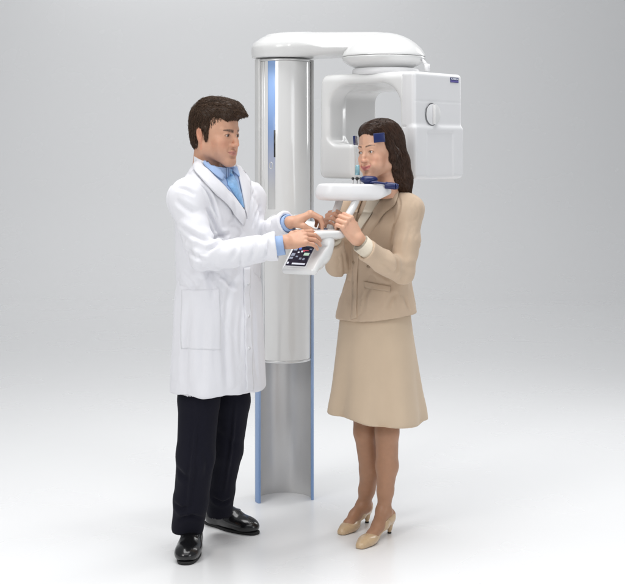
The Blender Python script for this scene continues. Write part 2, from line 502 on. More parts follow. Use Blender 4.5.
M['suit'] = mat('beige_suit_wool', (0.56, 0.43, 0.315), 0.85, 0.2, sheen=0.15, bump=[('noise', (30, 30, 10), 0.2, 0.005), ('wave', (420, 420, 420), 0.25, 0.0004), ('noise', 600, 0.2, 0.0005)], var=(12, 0.02))
M['skirt'] = mat('beige_skirt_wool', (0.59, 0.465, 0.34), 0.85, 0.2, sheen=0.15, bump=[('wave', (420, 420, 420), 0.25, 0.0004), ('noise', 600, 0.2, 0.0005)], var=(12, 0.02))
M['blouse'] = mat('cream_blouse', (0.68, 0.61, 0.50), 0.7, 0.3, bump=[('noise', 60, 0.3, 0.003)], var=(12, 0.02))
M['button'] = mat('horn_button', (0.33, 0.24, 0.16), 0.35, 0.5, var=(200, 0.1))
M['white_button'] = mat('white_button', (0.72, 0.72, 0.74), 0.3, 0.5, var=(200, 0.05))
M['pump'] = mat('tan_patent_leather', (0.60, 0.43, 0.26), 0.28, 0.5, coat=0.3, roughvar=(20, 0.06))
M['eye'] = mat('eyeball', (0.7, 0.68, 0.66), 0.12, 0.5, usecol=True)

# ------------------------------------------------------------------ setting
YW = 9.6      # where the cove starts
fl, ff = [], []
xs = [-12, 12]; ys = [-9, YW]
o = mk('floor', [(-12, -9, 0), (12, -9, 0), (12, YW, 0), (-12, YW, 0)], [(0, 1, 2, 3)], M['floor'], smooth=False); o['kind'] = 'structure'
R0 = 5.0; V = []; F = []
prof = [(YW - 0.6, -0.002)] + [(YW + R0 * math.sin(a), R0 - R0 * math.cos(a)) for a in np.linspace(0.0, math.pi / 2, 40)] + [(YW + R0, 9.5)]
for (y, z) in prof: V += [(-12, y, z), (12, y, z)]
for i in range(len(prof) - 1): F.append((2 * i, 2 * i + 1, 2 * i + 3, 2 * i + 2))
o = mk('backdrop', V, F, M['floor']); o['kind'] = 'structure'

# ------------------------------------------------------------------ the x-ray machine
CX, CY = -0.134, 0.85            # column centre
mach = empty('dental_x_ray_machine', (CX, CY, 0), 'tall glossy white dental x-ray machine with a blue-edged column between the two people', 'x-ray machine')

# column channel: open C-shaped extrusion facing the viewer, on the floor
CROT = 14.0                      # opening turned slightly to the right
def arc(r, a0, a1, n): return [(r * math.cos(a), r * math.sin(a)) for a in np.linspace(math.radians(a0), math.radians(a1), n)]
def rot2(p, deg):
    a = math.radians(deg); return [(CX + x * math.cos(a) - y * math.sin(a), CY + x * math.sin(a) + y * math.cos(a)) for x, y in p]
ZT = 2.068
ro, ri = 0.137, 0.129
pl = arc(ro, -6, 186, 44) + arc(ri, 186, -6, 44)
V, F = prism(rot2(pl, CROT), 0.0, ZT)
# caps as quads, not n-gon
n = len(pl); F = [f for f in F if len(f) == 4]
for i in range(43):
    j = n - 1 - i
    F.append((i, j, j - 1, i + 1)); F.append((n + i, n + i + 1, n + j - 1, n + j))
o = recalc(mk('column_channel', V, F, M['alu'], mach)); bevel(o, 0.0015, 2)
for s in (0, 1):
    a0 = -6 if s == 0 else 186
    sg = -1 if s == 0 else 1
    q = arc(ro + 0.003, a0 + sg * 14, a0 - sg * 4, 10) + arc(ri - 0.001, a0 - sg * 4, a0 + sg * 14, 10)
    V, F = prism(rot2(q, CROT), 0.0, ZT - 0.002)
    o = recalc(mk('edge_profile', V, F, M['blue_edge'], mach, smooth=False)); bevel(o, 0.002, 3)

# telescoping front cover: upper part, ends 0.67 m above the floor
ZB = 0.668
cov = arc(0.1255, -176, -4, 60) + [(0.110, 0.03), (-0.110, 0.03)]
V, F = prism(rot2(cov, CROT - 4), ZB, ZT - 0.012)
cover = recalc(mk('column_cover', V, F, M['cream'], mach)); bevel(cover, 0.003, 3, 50)
cr = rot2(arc(0.1275, -176, -4, 60) + [(0.112, 0.03), (-0.112, 0.03)], CROT - 4)
V, F = prism(cr, ZB - 0.010, ZB - 0.0005); o = recalc(mk('bottom_trim', V, F, M['trim'], cover)); bevel(o, 0.002, 2)
V, F = prism(rot2(arc(0.1275, -176, -4, 60) + [(0.112, 0.03), (-0.112, 0.03)], CROT - 4), ZT - 0.0115, ZT - 0.002); recalc(mk('top_trim', V, F, M['trim'], cover))
def cover_strip(name, a0, a1, z0, z1, r0, r1, m, par, nn=10):
    q = arc(r1, a0, a1, nn) + arc(r0, a1, a0, nn)
    V, F = prism(rot2(q, CROT - 4), z0, z1); return recalc(mk(name, V, F, m, par))
cover_strip('blue_strip', -135, -117.5, 1.37, ZT - 0.0125, 0.1240, 0.1264, M['strip'], cover)
cover_strip('slot', -120.5, -117.2, 1.61, 1.735, 0.124, 0.1272, M['dark'], cover)
for a in (-168, -161.5, -152.5, -146): cover_strip('groove', a, a + 1.6, ZB + 0.01, ZT - 0.013, 0.1240, 0.1264, M['trim'], cover, 4)
for a in (-15,): cover_strip('groove', a, a + 1.6, ZB + 0.01, ZT - 0.013, 0.1240, 0.1264, M['trim'], cover, 4)
# small ring button on the strip
a = math.radians(-127 + CROT - 4); rc = np.array([CX + 0.1265 * math.cos(a), CY + 0.1265 * math.sin(a), 1.572])
nrmv = np.array([math.cos(a), math.sin(a), 0]); tv = np.array([-math.sin(a), math.cos(a), 0])
pts = [rc + 0.009 * (math.cos(t) * tv) + 0.015 * math.sin(t) * np.array([0, 0, 1]) for t in np.linspace(0, 2 * math.pi, 25)]
V, F = tube(pts, 0.002, 6, False); mk('ring_button', V, F, M['trim'], cover)

# shoulder arm reaching from the column to the dome
DC = np.array([0.322, 0.60])
Fm = Field((-0.40, 0.30, 1.98), (0.62, 1.12, 2.26), 0.005)
Fm.loft([(2.072, CX, CY, .150, .150), (2.10, CX, CY, .152, .152), (2.145, CX + .004, CY, .146, .146), (2.165, CX + .02, CY, .125, .13), (2.178, CX + .04, CY, .09, .10)], 0, 0.0, 'u', 2.0)
for i in range(9):
    t = i / 8.0
    c = np.array([CX, CY]) * (1 - t) + DC * t
    Fm.ell((c[0], c[1], 2.120 + 0.002 * t), (0.145 - 0.035 * t, 0.145 - 0.035 * t, 0.068 - 0.022 * t), 0.03)
Fm.box((0.1, 0.7, 2.022), (0.7, 0.7, 0.05), 0.001, 0.006, 's')     # flat underside at 2.072
# scooped flank of the wing on the viewer's side
fN = np.array([-.49, -.871, 0]); aD = np.array([.871, -.49, 0]); cB = np.array([CX, CY, 0])
Fm.chain([cB + aD * .04 + fN * .185 + [0, 0, 2.235], cB + aD * .16 + fN * .185 + [0, 0, 2.225], cB + aD * .30 + fN * .17 + [0, 0, 2.205], cB + aD * .50 + fN * .15 + [0, 0, 2.19]], [.055, .095, .105, .100], .006, 's')
V, F = Fm.mesh(); mk('shoulder_arm', V, F, M['shell'], mach)
# dome above the rotating unit
dz = 2.062
prof = [(0.0, 0.108), (0.03, 0.1065), (0.06, 0.101), (0.09, 0.0915), (0.12, 0.077), (0.145, 0.060), (0.165, 0.042), (0.179, 0.025), (0.186, 0.012), (0.189, 0.006), (0.1895, 0.001)]
prof = [(r, z * 1.02) for r, z in prof][::-1]
V, F = lathe([(0.0, 0.0005), (0.1885, 0.0005)] + prof, 80, (DC[0], DC[1], dz)); dome = recalc(mk('dome_cap', V, F, M['shell'], mach)); bevel(dome, 0.002, 2)
prof = [(0.0, -0.052), (0.125, -0.052), (0.137, -0.046), (0.160, -0.036), (0.180, -0.022), (0.188, -0.011), (0.190, -0.004), (0.188, -0.0012), (0.0, -0.0012)]
V, F = lathe(prof, 80, (DC[0], DC[1], dz)); recalc(mk('dome_base', V, F, M['shell'], mach))
prof = [(0.0, -0.085), (0.150, -0.085), (0.153, -0.080), (0.153, -0.062), (0.148, -0.055), (0.0, -0.0525)]
V, F = lathe(prof, 80, (DC[0] + .01, DC[1] - .02, dz)); recalc(mk('bearing_ring', V, F, M['shell2'], mach))
V, F = fcat([tube([at(421, 58, .52), at(424, 62, .51), at(427, 66, .50)], [.005, .008, .009], 10), tube([at(427, 64, .50), at(427, 71, .50)], [.012, .012], 14)])
mk('cable_bracket', V, F, M['shell2'], mach)

# rotating unit, sculpted in its own frame: u to the right leg, v to the back
TH = 39.5; Wc, Dc = 0.52, 0.37
ccen = np.array([0.343, 0.608, 1.749]); Rc = rotz(-TH)      # local x -> (cos,-sin)
hw, hd, hz = Wc / 2, Dc / 2, 0.235
Fm = Field((-hw - .03, -hd - .03, -hz - .03), (hw + .03, hd + .03, hz + .03), 0.004)
Fm.box((0, 0, 0), (hw, hd, hz), 0.035)
# taper the outer left flank slightly
# tunnel between the legs: wide mouth in front, smaller rectangular opening at the back
Fm.box((-0.005, 0.45, -0.15), (0.200, 0.53, 0.315), 0.045, 0.012, 's')
Fm.box((-0.002, -0.10, -0.17), (0.196, 0.18, 0.358), 0.11, 0.025, 's')
Fm.cut((-.262, -.185, .16), (-1, -.2, .3), .02)
# lower part of the left leg keeps a thicker pad on the front edge
Fm.box((-0.160, -0.115, -0.175), (0.098, 0.070, 0.095), 0.02, 0.04)
Fm.box((0, 0, 0), (hw, hd, hz), 0.030, 0, 'i')
# the right leg keeps only a frame: its module is a part of its own
Fm.box((0.33, 0.03, -0.10), (0.118, 0.30, 0.50), 0.002, 0.0, 's')
Fm.blur(1)
V, F = Fm.mesh(); unit = mk('rotating_frame', V, F, M['shell'], mach, M=Rc, t=ccen)
# tube-side housing (right leg): big rounded module with a shallow lower relief
Fm = Field((0.17, -hd - .04, -hz - .03), (hw + .05, hd + .04, hz + .03), 0.004)
Fm.box((0.237, 0.002, -0.001), (0.036, hd + .001, hz - 0.002), 0.016)
Fm.box((0.245, 0.0, 0.0), (0.030, hd, hz - .004), 0.018, 0.004)
Fm.box((0.262, 0.0, -0.115), (0.022, hd + 0.004, 0.115), 0.016, 0.012)                 # lower bulge
Fm.box((0.288, 0.0, -0.13), (0.008, 0.100, 0.10), 0.006, 0.010, 's')                     # shallow recess between two ribs
Fm.box((0.276, 0.0, 0.105), (0.006, 0.3, 0.0012), 0.001, 0.003, 's')                     # panel seam
Fm.box((0.20, -hd, -0.005), (0.03, 0.006, 0.002), 0.0015, 0.002, 's')
V, F = Fm.mesh(); hous = mk('tube_housing', V, F, M['shell2'], mach, M=Rc, t=ccen)
def loc(p): return Rc @ np.array(p, float) + ccen
# D-shaped knob on the outer face (round disc, dark ring, half plate)
kx = 0.2755; ky, kz = -0.058, 0.048
def disc(name, r, x0, x1, m, par, half=False, n=40, sc=1.0):
    an = np.linspace(-math.pi / 2, math.pi / 2, n) if half else np.linspace(0, 2 * math.pi, n, endpoint=False)
    poly = [(r * math.cos(a) * sc, r * math.sin(a)) for a in an]
    V = [(x0, ky + p, kz + q) for p, q in poly] + [(x1, ky + p, kz + q) for p, q in poly]; k = len(poly)
    F = [tuple(range(k)), tuple(range(2 * k - 1, k - 1, -1))] + [(i, k + i, k + (i + 1) % k, (i + 1) % k) for i in range(k)]
    o = recalc(mk(name, np.array(V), F, m, par, M=Rc, t=ccen)); bevel(o, 0.0015, 2); return o
knob = disc('knob', 0.050, kx - .01, kx + 0.004, mat('dark_metal_rim', (0.25, 0.25, 0.26), 0.25, 0.5, metal=0.8, roughvar=(60, .05)), hous)
disc('knob_ring', 0.0455, kx + .0042, kx + .0062, M['shell2'], knob)
disc('knob_grip', 0.043, kx + .0064, kx + .020, M['shell'], knob, True)
# maker's badge near the top back corner
bw, bh = 0.032, 0.0225
by, bz = hd - 0.064, hz - 0.030
bx = 0.2752
bad = recalc(mk('badge', *((lambda P: (np.array(P), [(0, 1, 2, 3), (7, 6, 5, 4), (0, 4, 5, 1), (1, 5, 6, 2), (2, 6, 7, 3), (3, 7, 4, 0)]))([(bx + d, by + a * bw, bz + b * bh / 2) for d in (-.004, .0022) for a, b in ((-1, -1), (1, -1), (1, 1), (-1, 1))])), M['navy'], hous, smooth=False, M=Rc, t=ccen))
recalc(mk('badge_band', *((lambda P: (np.array(P), [(0, 1, 2, 3), (7, 6, 5, 4), (0, 4, 5, 1), (1, 5, 6, 2), (2, 6, 7, 3), (3, 7, 4, 0)]))([(bx + d, by + a * bw, bz - 0.0055 + b * .0045) for d in (.001, .0028) for a, b in ((-1, -1), (1, -1), (1, 1), (-1, 1))])), mat('violet_band', (0.12, 0.10, 0.34), 0.4, var=(300, .1)), bad, smooth=False, M=Rc, t=ccen))
fc = bpy.data.curves.new('lettering', 'FONT'); fc.body = 'PLANMECA'; fc.size = 0.0105; fc.align_x = 'CENTER'; fc.align_y = 'CENTER'; fc.extrude = 0.0003
tmp = bpy.data.objects.new('lettering', fc); C.objects.link(tmp)
dg = bpy.context.evaluated_depsgraph_get(); dg.update(); me = bpy.data.meshes.new_from_object(tmp.evaluated_get(dg)); bpy.data.objects.remove(tmp)
Vt = np.array([v.co for v in me.vertices]); Ft = [tuple(p.vertices) for p in me.polygons]
Vt = np.stack([np.full(len(Vt), bx + .0026) + Vt[:, 2], by + Vt[:, 0], bz + 0.0048 + Vt[:, 1]], 1)
mk('lettering', Vt, Ft, M['ui_white'], bad, smooth=False, M=Rc, t=ccen)

# patient table: carriage arm, lower shelf, two handle posts, upper tray
Fm = Field((-0.30, -0.30, 1.16), (0.42, 0.90, 1.56), 0.005)
Fm.box((CX + .02, 0.66, 1.315), (0.085, 0.16, 0.05), 0.03, 0.0)
Fm.chain([(CX + 0.0, .62, 1.325), (CX + .0, .42, 1.325), (CX + .06, .22, 1.31), (0.03, 0.12, 1.30)], [.055, .06, .058, .04], 0.03)
Fm.box((0, 0.4, 1.40), (.6, .6, .055), .002, .02, 's')
V, F = Fm.mesh(); mk('carriage_arm', V, F, M['shell'], mach)
shp = resample([at(298, 240, -.09)[:2], at(305, 240, -.165)[:2], at(314, 240, -.20)[:2], at(331, 240, -.165)[:2], at(343.5, 240, -.12)[:2], at(346.5, 240, -.07)[:2], at(344, 240, .0)[:2], at(335, 240, .10)[:2], at(318, 240, .18)[:2], at(296, 240, .20)[:2], at(288, 240, .10)[:2], at(292, 240, -.0)[:2], at(298, 240, -.09)[:2]], 60)[:-1]
cen = shp.mean(0); V = []; F = []
for k_, (sc_, z_) in enumerate(((.0, 1.280), (.80, 1.282), (.90, 1.286), (.97, 1.294), (1.0, 1.304), (.995, 1.312), (.975, 1.317), (.94, 1.319), (.0, 1.320))):
    for p_ in shp: V.append((*(cen + (p_ - cen) * sc_), z_))
for a_ in range(8):
    for b_ in range(59 + 0): F.append((a_ * 59 + b_, a_ * 59 + (b_ + 1) % 59, a_ * 59 + 59 + (b_ + 1) % 59, a_ * 59 + 59 + b_))
shelf = recalc(mk('lower_shelf', V, F, M['shell'], mach))
for (px, py, Y, r) in ((320, 227.5, -.05, .012), (325.5, 228.5, -.055, .009)):
    c = at(px, py, Y); V, F = lathe([(0, .004), (r * .8, .0035), (r, 0), (r, -.012), (0, -.012)], 20, (c[0], c[1], 1.321)); recalc(mk('shelf_button', V, F, M['navy_d'], shelf))
# two handle posts
hp = [[at(329, 232, .0), at(333.0, 219, .02), at(338.5, 204, .04), at(341, 193, .05)], [at(342, 229, -.10), at(346.8, 218, -.085), at(354, 205, -.045), at(358, 194, -.01)]]
for p in hp:
    V, F = tube(resample(p, 14), [.0155] * 14, 20); mk('handle', V, F, M['shell'], mach)
# upper tray
Fm = Field((-0.06, -0.22, 1.38), (0.44, 0.34, 1.56), 0.004)
tz = 1.503
Fm.chain([(0.09, 0.02, tz - .05), (0.15, .02, tz - .05), (0.27, 0.035, tz - .045)], [.080, .085, .05], 0.03)
Fm.box((0.178, 0.025, tz - .04), (0.137, 0.080, .10), .05, 0.03, 'u', rotz(4))
Fm.box((0.15, 0, tz + .05), (.6, .6, .05), .002, .008, 's')
Fm.ell((0.345, 0.02, tz - .115), (.085, .4, .075), 0.012, 's')
Fm.box((0.15, 0, tz - .133), (.6, .6, .065), .002, .03, 's')
Fm.blur(1)
V, F = Fm.mesh(); tray = mk('chin_tray', V, F, M['shell2'], mach)
# navy rest rod on the woman's side, chin cup, small knobs
o = recalc(mk('neck_rest', *fcat([tube([at(385.5, 185.2, -.04), at(396, 186.4, -.055)], [.0145, .0135], 18), tube([at(396, 186.4, -.055), at(398.5, 186.7, -.056)], [.0135, .009], 18)]), M['navy'], tray)); bevel(o, .002, 2)
V, F = tube(resample([at(370, 182, -.04), at(378, 182.6, -.05), at(388, 184.2, -.05)], 8), [.005] * 8, 10); mk('rest_rail', V, F, M['navy'], tray)
cc = at(369.0, 178.0, -.015)
Fm = Field(cc - .06, cc + .06, .0025)
Fm.ell(cc + np.array([0, 0, -.006]), (.036, .03, .018)); Fm.box(cc + np.array([0, 0, -.02]), (.017, .017, .012), .004, .008); Fm.ell(cc + np.array([.006, .012, .022]), (.03, .03, .022), .004, 's')
V, F = Fm.mesh(); mk('chin_cup', V, F, M['navy'], tray)
for px, r in ((353, .006), (357.2, .0075), (360.5, .005)):
    c = at(px, 178.5, 0.02); V, F = tube([c, c + np.array([0, .015, 0])], r, 12); mk('small_knob', V, F, M['dark'], tray)
    V, F = tube([c + np.array([0, .012, 0]), np.array([c[0], c[1] + .012, tz - .008])], .003, 8); mk('knob_stem', V, F, M['trim'], tray)
# clear head support: upright rod and temple band with navy pads (kept clear of the head)
rod_b, rod_t = at(357.0, 181, 0.0), at(355.5, 143, 0.02)
V, F = tube(resample([rod_b, at(356.2, 160, .0), rod_t, at(356.5, 136, .025)], 12), [.0042] * 12, 10); sup = mk('head_support', V, F, M['clear'], mach)
V, F = tube([at(357.3, 175, -.0), at(357.6, 165, -.0)], [.010, .0085], 12); mk('rod_sleeve', V, F, M['teal'], sup)

# control panel with touch screen, hanging under the shelf
nn = nrm([-0.34, -0.565, 0.66]); uu = nrm(np.cross([0, 0, 1], nn)); vv = -nrm(np.cross(nn, uu))      # u right, v down-slope
pc = at(300.5, 257, -.16)
Rp = np.stack([uu, -vv, nn], 1)
Fm = Field((-0.13, -0.13, -0.11), (0.16, 0.14, 0.05), 0.004)
Fm.box((0.012, 0.005, -0.017), (0.080, 0.075, 0.017), 0.016)
Fm.box((0.030, 0.03, -0.035), (0.058, 0.058, 0.022), 0.02, 0.02)
Fm.cone((0.055, 0.05, -0.03), (0.075, 0.09, -0.01), .045, .035, .03)
Fm.box((0, 0, 0.048), (.2, .062, .048), .002, .002, 's')
V, F = Fm.mesh(); pan = mk('control_panel', V, F, M['shell'], mach, M=Rp, t=pc)
def pbox(name, x0, x1, y0, y1, z0, z1, m, par, bev=0.0):
    P = [(x, y, z) for z in (z0, z1) for x, y in ((x0, y0), (x1, y0), (x1, y1), (x0, y1))]
    o = recalc(mk(name, np.array(P), [(0, 1, 2, 3), (4, 5, 6, 7), (0, 1, 5, 4), (1, 2, 6, 5), (2, 3, 7, 6), (3, 0, 4, 7)], m, par, smooth=False, M=Rp, t=pc))
    if bev: bevel(o, bev, 3)
    return o
pbox('screen_bezel', -.056, .050, -.055, .058, -.006, .0020, M['shell2'], pan, .004)
scr = pbox('touch_screen', -.050, .044, -.049, .056, -.002, .0034, M['screen'], pan, .003)
for (x0, x1, y0, y1, c) in ((-.045, -.028, .030, .043, 'ui_grey'), (-.022, -.010, .036, .046, 'ui_blue'), (.0, .026, .030, .033, 'ui_red'), (-.006, .002, .022, .030, 'ui_white'),
                            (.004, .010, .024, .029, 'ui_red'), (.012, .036, .006, .020, 'ui_green'), (-.044, -.028, .002, .016, 'ui_grey'), (-.046, -.030, -.014, -.004, 'ui_grey'),
                            (-.020, -.010, -.004, .003, 'ui_grey'), (.0, .010, -.016, -.006, 'ui_grey'), (.016, .026, -.018, -.008, 'ui_grey'), (-.022, .038, -.042, -.034, 'ui_white'), (-.046, -.038, -.040, -.030, 'ui_white'),
                            (.028, .038, .036, .042, 'ui_grey'), (-.020, -.012, .018, .024, 'ui_white')):
    pbox('screen_icon', x0, x1, y0, y1, .0030, .0038, M[c], scr)

# ------------------------------------------------------------------ heads
def head_field(male):
    F = Field((-0.10, -0.145, -0.20), (0.10, 0.125, 0.145), 0.0022)
    w = 0.96 if male else 0.94
    F.ell((0, .010, .045), (.075 * w, .088, .074), 0)
    F.ell((0, -.035, .045), (.063 * w, .052, .052), .03)
    F.ell((0, -.025, -.015), (.063 * w, .068, .075), .03)
    jw = .049 if male else .040
    jz = -.062 if male else -.056
    for s in (-1, 1):
        F.cone((s * jw, .004, jz), (s * .016, -.076, -.100), .016, .016 if male else .0135, .03)
        F.cone((s * jw, .004, jz), (s * .062 * w, .012, -.02), .014, .012, .03)
        F.ell((s * .043 * w, -.062, -.028), (.022, .020, .018) if male else (.023, .022, .019), .02)      # cheekbone
        F.ell((s * .034, -.062, -.058), (.022, .02, .025) if male else (.026, .023, .024), .02)
    F.ell((0, -.082, -.103), (.022, .014, .014) if male else (.016, .012, .012), .02)                      # chin
    F.ell((0, -.072, -.070), (.036, .022, .028), .02)                                                       # muzzle
    # brow
    for s in (-1, 1):
        F.cone((s * .012, -.088 if male else -.085, .017), (s * .044, -.074, .021), .0088 if male else .0055, .006, .014)
        F.ell((s * .031, -.100, -.001), (.0175, .0165 if male else .0135, .0120), .012, 's')                                     # socket
        F.ell((s * .031, -.0775, -.0005), (.0145, .0140, .0130), .004)                                       # lids over the eye
        F.ell((s * .031, -.0935, -.0015), (.0140, .0100, .0048 if male else .0054), .0025, 's')              # lid opening
    # nose
    n = 1.0 if male else .74
    F.cone((0, -.083, .016), (0, -.092 - .012 * n, -.018), .0075 * n, .0075 * n, .012)
    F.cone((0, -.092 - .012 * n, -.018), (0, -.094 - .0155 * n, -.033), .0072 * n, .0092 * n, .008)
    for s in (-1, 1):
        F.ell((s * .0105 * n, -.0975, -.0375), (.0072 * n, .012, .0068), .009)
        F.ell((s * .006 * n, -.102, -.0462), (.0028, .005, .002), .003, 's')
    F.ell((0, -.101, -.0565), (.003, .006, .007), .005, 's')
    # mouth
    sm = 0.0012 if male else .0098; cy_ = -.0835 if male else -.0790
    mw = .024 if male else .0300
    for s in (-1, 1):
        F.chain([(0, -.0965, -.0615), (s * .008, -.0965, -.0605), (s * mw, cy_, -.0660 + sm)], [.0046, .0048, .0018], .004)
        F.chain([(0, -.0955, -.0720), (s * .010, -.094, -.0712), (s * mw, cy_, -.0665 + sm)], [.0060, .0056, .0018], .004)
        F.chain([(0, -.1035, -.0662), (s * .012, -.1005, -.0662), (s * (mw + .001), cy_ - .005, -.0662 + sm * 1.1)], [.0012, .0012, .0012], .002, 's')
        if not male: F.ell((s * .035, -.078, -.058), (.012, .012, .012), .014); F.chain([(s * .018, -.094, -.046), (s * .031, -.088, -.058)], [.001, .001], .008, 's')
        else: F.chain([(s * .017, -.095, -.044), (s * .027, -.089, -.060)], [.0012, .0006], .008, 's')
    F.ell((0, -.097, -.083), (.016, .006, .004), .008, 's')
    # ears
    for s in (-1, 1):
        Rr = rotx(-12) @ rotz(s * 22)
        F.ell((s * .0745 * w, .018, -.004), (.008, .0175, .030), .004, 'u', Rr)
        F.ell((s * .0760 * w, .012, -.026), (.006, .009, .012), .005, 'u', Rr)
        F.ell((s * .0830 * w, .014, .000), (.006, .0095, .018), .004, 's', Rr)
    # neck
    nr = .053 if male else .044
    F.cone((0, .024, -.05), (0, .030, -.20), nr, nr + .002, .02)
    if male: F.ell((0, -.02, -.135), (.012, .012, .016), .02)
    return F

def skin_colour(V, base, lip, male):
    n = len(V); c = np.tile(np.array(base, float), (n, 1))
    def blend(m, col):
        m = np.clip(m, 0, 1)[:, None]; c[:] = c * (1 - m) + np.array(col) * m
    x, y, z = V[:, 0], V[:, 1], V[:, 2]; ax = np.abs(x)
    blend(0.32 * np.exp(-(((ax - .045) / .02) ** 2 + ((z + .035) / .02) ** 2)) * (y < -.03), np.array(base) * [1.05, .72, .70])
    blend(0.4 * np.exp(-((x / .014) ** 2 + ((z + .035) / .014) ** 2)) * (y < -.095), np.array(base) * [1.03, .76, .74])
    blend(0.5 * (np.abs(x) > .072), np.array(base) * [1.03, .74, .70])
    sm = 0.0012 if male else .0098; mw = .024 if male else .0300
    zc = -.0662 + sm * (ax / mw) ** 1.5
    hh = (.0085 if male else .0085) * np.sqrt(np.clip(1 - (ax / mw) ** 2, 0, 1))
    up = np.where(z > zc, (z - zc) / (hh * .85 + 1e-5), (zc - z) / (hh * 1.15 + 1e-5))
    blend(np.clip((1.15 - up) * 4, 0, 1) * (ax < mw) * (y < -.075), lip)
    blend(np.exp(-((z - zc) / .0012) ** 2) * (ax < mw) * (y < -.075) * (.8 if male else .55), np.array(lip) * .35)
    # eyebrows
    bz = (.0150 if male else .0212) + (.0035 if male else .0042) * np.sin(np.clip((ax - .012) / .04, 0, 1) * 2.4)
    bw = (.0054 if male else .0028) * np.clip(1.2 - (ax - .012) / .045, .25, 1)
    m = np.clip(1.6 - np.abs(z - bz) / bw, 0, 1) * (ax > .011) * (ax < .050) * (y < -.04)
    m = m * (0.75 + .25 * vnoise(V, (900, 900, 300), 3))
    blend(np.clip(m * 1.1, 0, .95), (.040, .022, .013))
    # lash lines
    for zz, wd, am in ((.0032, .0016, .9), (-.0062, .0010, .55)):
        ex = (ax - .031) / .0135
        zl = -.0015 + (zz + .0015) * np.sqrt(np.clip(1 - ex ** 2, 0, 1)) * 1.05
        blend(am * np.exp(-((z - zl) / wd) ** 2) * (np.abs(ex) < 1.02) * (y < -.06), (.06, .03, .02))
    if male:   # shaved beard area
        b = np.exp(-((z + .085) / .035) ** 2) * (y < .0) * (z < -.045)
        blend(b * .22, np.array(base) * [.62, .66, .78])
    return c

def eye_mesh(gaze, r=.0122):
    V = []; F = []; n, m = 28, 20
    d = nrm(gaze); u = nrm(np.cross(d, [0, 0, 1])); w = np.cross(u, d)
    cols = []
    for i in range(m + 1):
        th = math.pi * i / m
        for j in range(n):
            a = 2 * math.pi * j / n
            V.append(r * (math.cos(th) * d + math.sin(th) * (math.cos(a) * u + math.sin(a) * w)))
            k = th * r
            cols.append((.006, .005, .005) if k < .0028 else ((.06, .034, .018) if k < .0066 else (.60, .56, .54)))
    for i in range(m):
        for j in range(n): F.append((i * n + j, i * n + (j + 1) % n, (i + 1) * n + (j + 1) % n, (i + 1) * n + j))
    return np.array(V), F, np.array(cols)

# ------------------------------------------------------------------ hands
NAILS, KNUCK = [], []
def hand_colour(V, base):
    c = np.tile(np.array(base, float), (len(V), 1)) * (1 + .05 * vnoise(V, 60, 2)[:, None] * [.3, 1, 1])
    for P in KNUCK:
        m = .35 * np.exp(-(np.linalg.norm(V - P, axis=1) / .0065) ** 2)[:, None]; c = c * (1 - m) + np.array(base) * [.95, .70, .66] * m
    for P in NAILS:
        m = .75 * (1 / (1 + np.exp((np.linalg.norm(V - P, axis=1) - .0058) * 1500)))[:, None]; c = c * (1 - m) + np.array([.72, .50, .42]) * m
    return c
def hand(F, W, fdir, dors, right, curls, thumb, S=1.0, spread=0.0, k=.009, forearm=None, fan=None):
    """W wrist point; fdir = knuckle direction; dors = back-of-hand normal; curls = per finger (mcp, pip, dip) degrees; thumb = list of 4 local points"""
    X = nrm(fdir); Z = nrm(np.array(dors, float) - X * (np.array(dors) @ X)); Y = np.cross(Z, X)
    if not right: Y = -Y
    def L(p): p = np.array(p, float) * S; return W + X * p[0] + Y * p[1] + Z * p[2]
    mc = [(.092, .030, .001), (.095, .010, .003), (.090, -.011, .001), (.082, -.030, -.003)]
    ln = [(.043, .026, .021), (.047, .030, .022), (.043, .028, .021), (.034, .020, .019)]
    rr = [(.0102, .0088, .0078), (.0105, .0090, .0080), (.0100, .0086, .0077), (.0090, .0077, .0068)]
    # palm
    for i, p in enumerate(mc):
        F.cone(L((.004, p[1] * .55, 0)), L((p[0] - .006, p[1], p[2] - .003)), .0165 * S, .0118 * S, .014 * S)
    F.ell(L((.035, .026, -.012)), (.026 * S, .016 * S, .014 * S), .014 * S, 'u', np.stack([X, Y, Z], 1))
    F.ell(L((.040, -.024, -.010)), (.028 * S, .011 * S, .011 * S), .014 * S, 'u', np.stack([X, Y, Z], 1))
    for i in range(4):
        a = 0.0; p = np.array(mc[i]); yaw = math.radians((fan[i] if fan else 0))
        r0 = rr[i][0] * 1.05
        F.ell(L(p + np.array([0, 0, .003])), (.0095 * S,) * 3, .006 * S)
        for jn in range(3):
            a += math.radians(curls[i][jn])
            d = np.array([math.cos(a) * math.cos(yaw), math.sin(yaw) * math.cos(a), -math.sin(a)])
            q = p + d * ln[i][jn]
            r1 = rr[i][jn]
            F.cone(L(p), L(q), r0 * S, (r1 * .97) * S, .0028 * S)
            dn = np.array([math.sin(a), 0, math.cos(a)])
            (NAILS if jn == 2 else KNUCK).append(L(q + dn * r1 * .9 - (d * .003 if jn == 2 else 0)))
            p = q; r0 = r1
    tr = [.0145, .0122, .0108, .0090]
    F.chain([L(q) for q in thumb], [t * S for t in tr], .005 * S)
    if forearm is not None:
        F.cone(W, forearm, .025 * S, .029 * S, .012)
        F.ell(W, (.022 * S, .028 * S, .020 * S), .012, 'u', np.stack([X, Y, Z], 1))
    return L

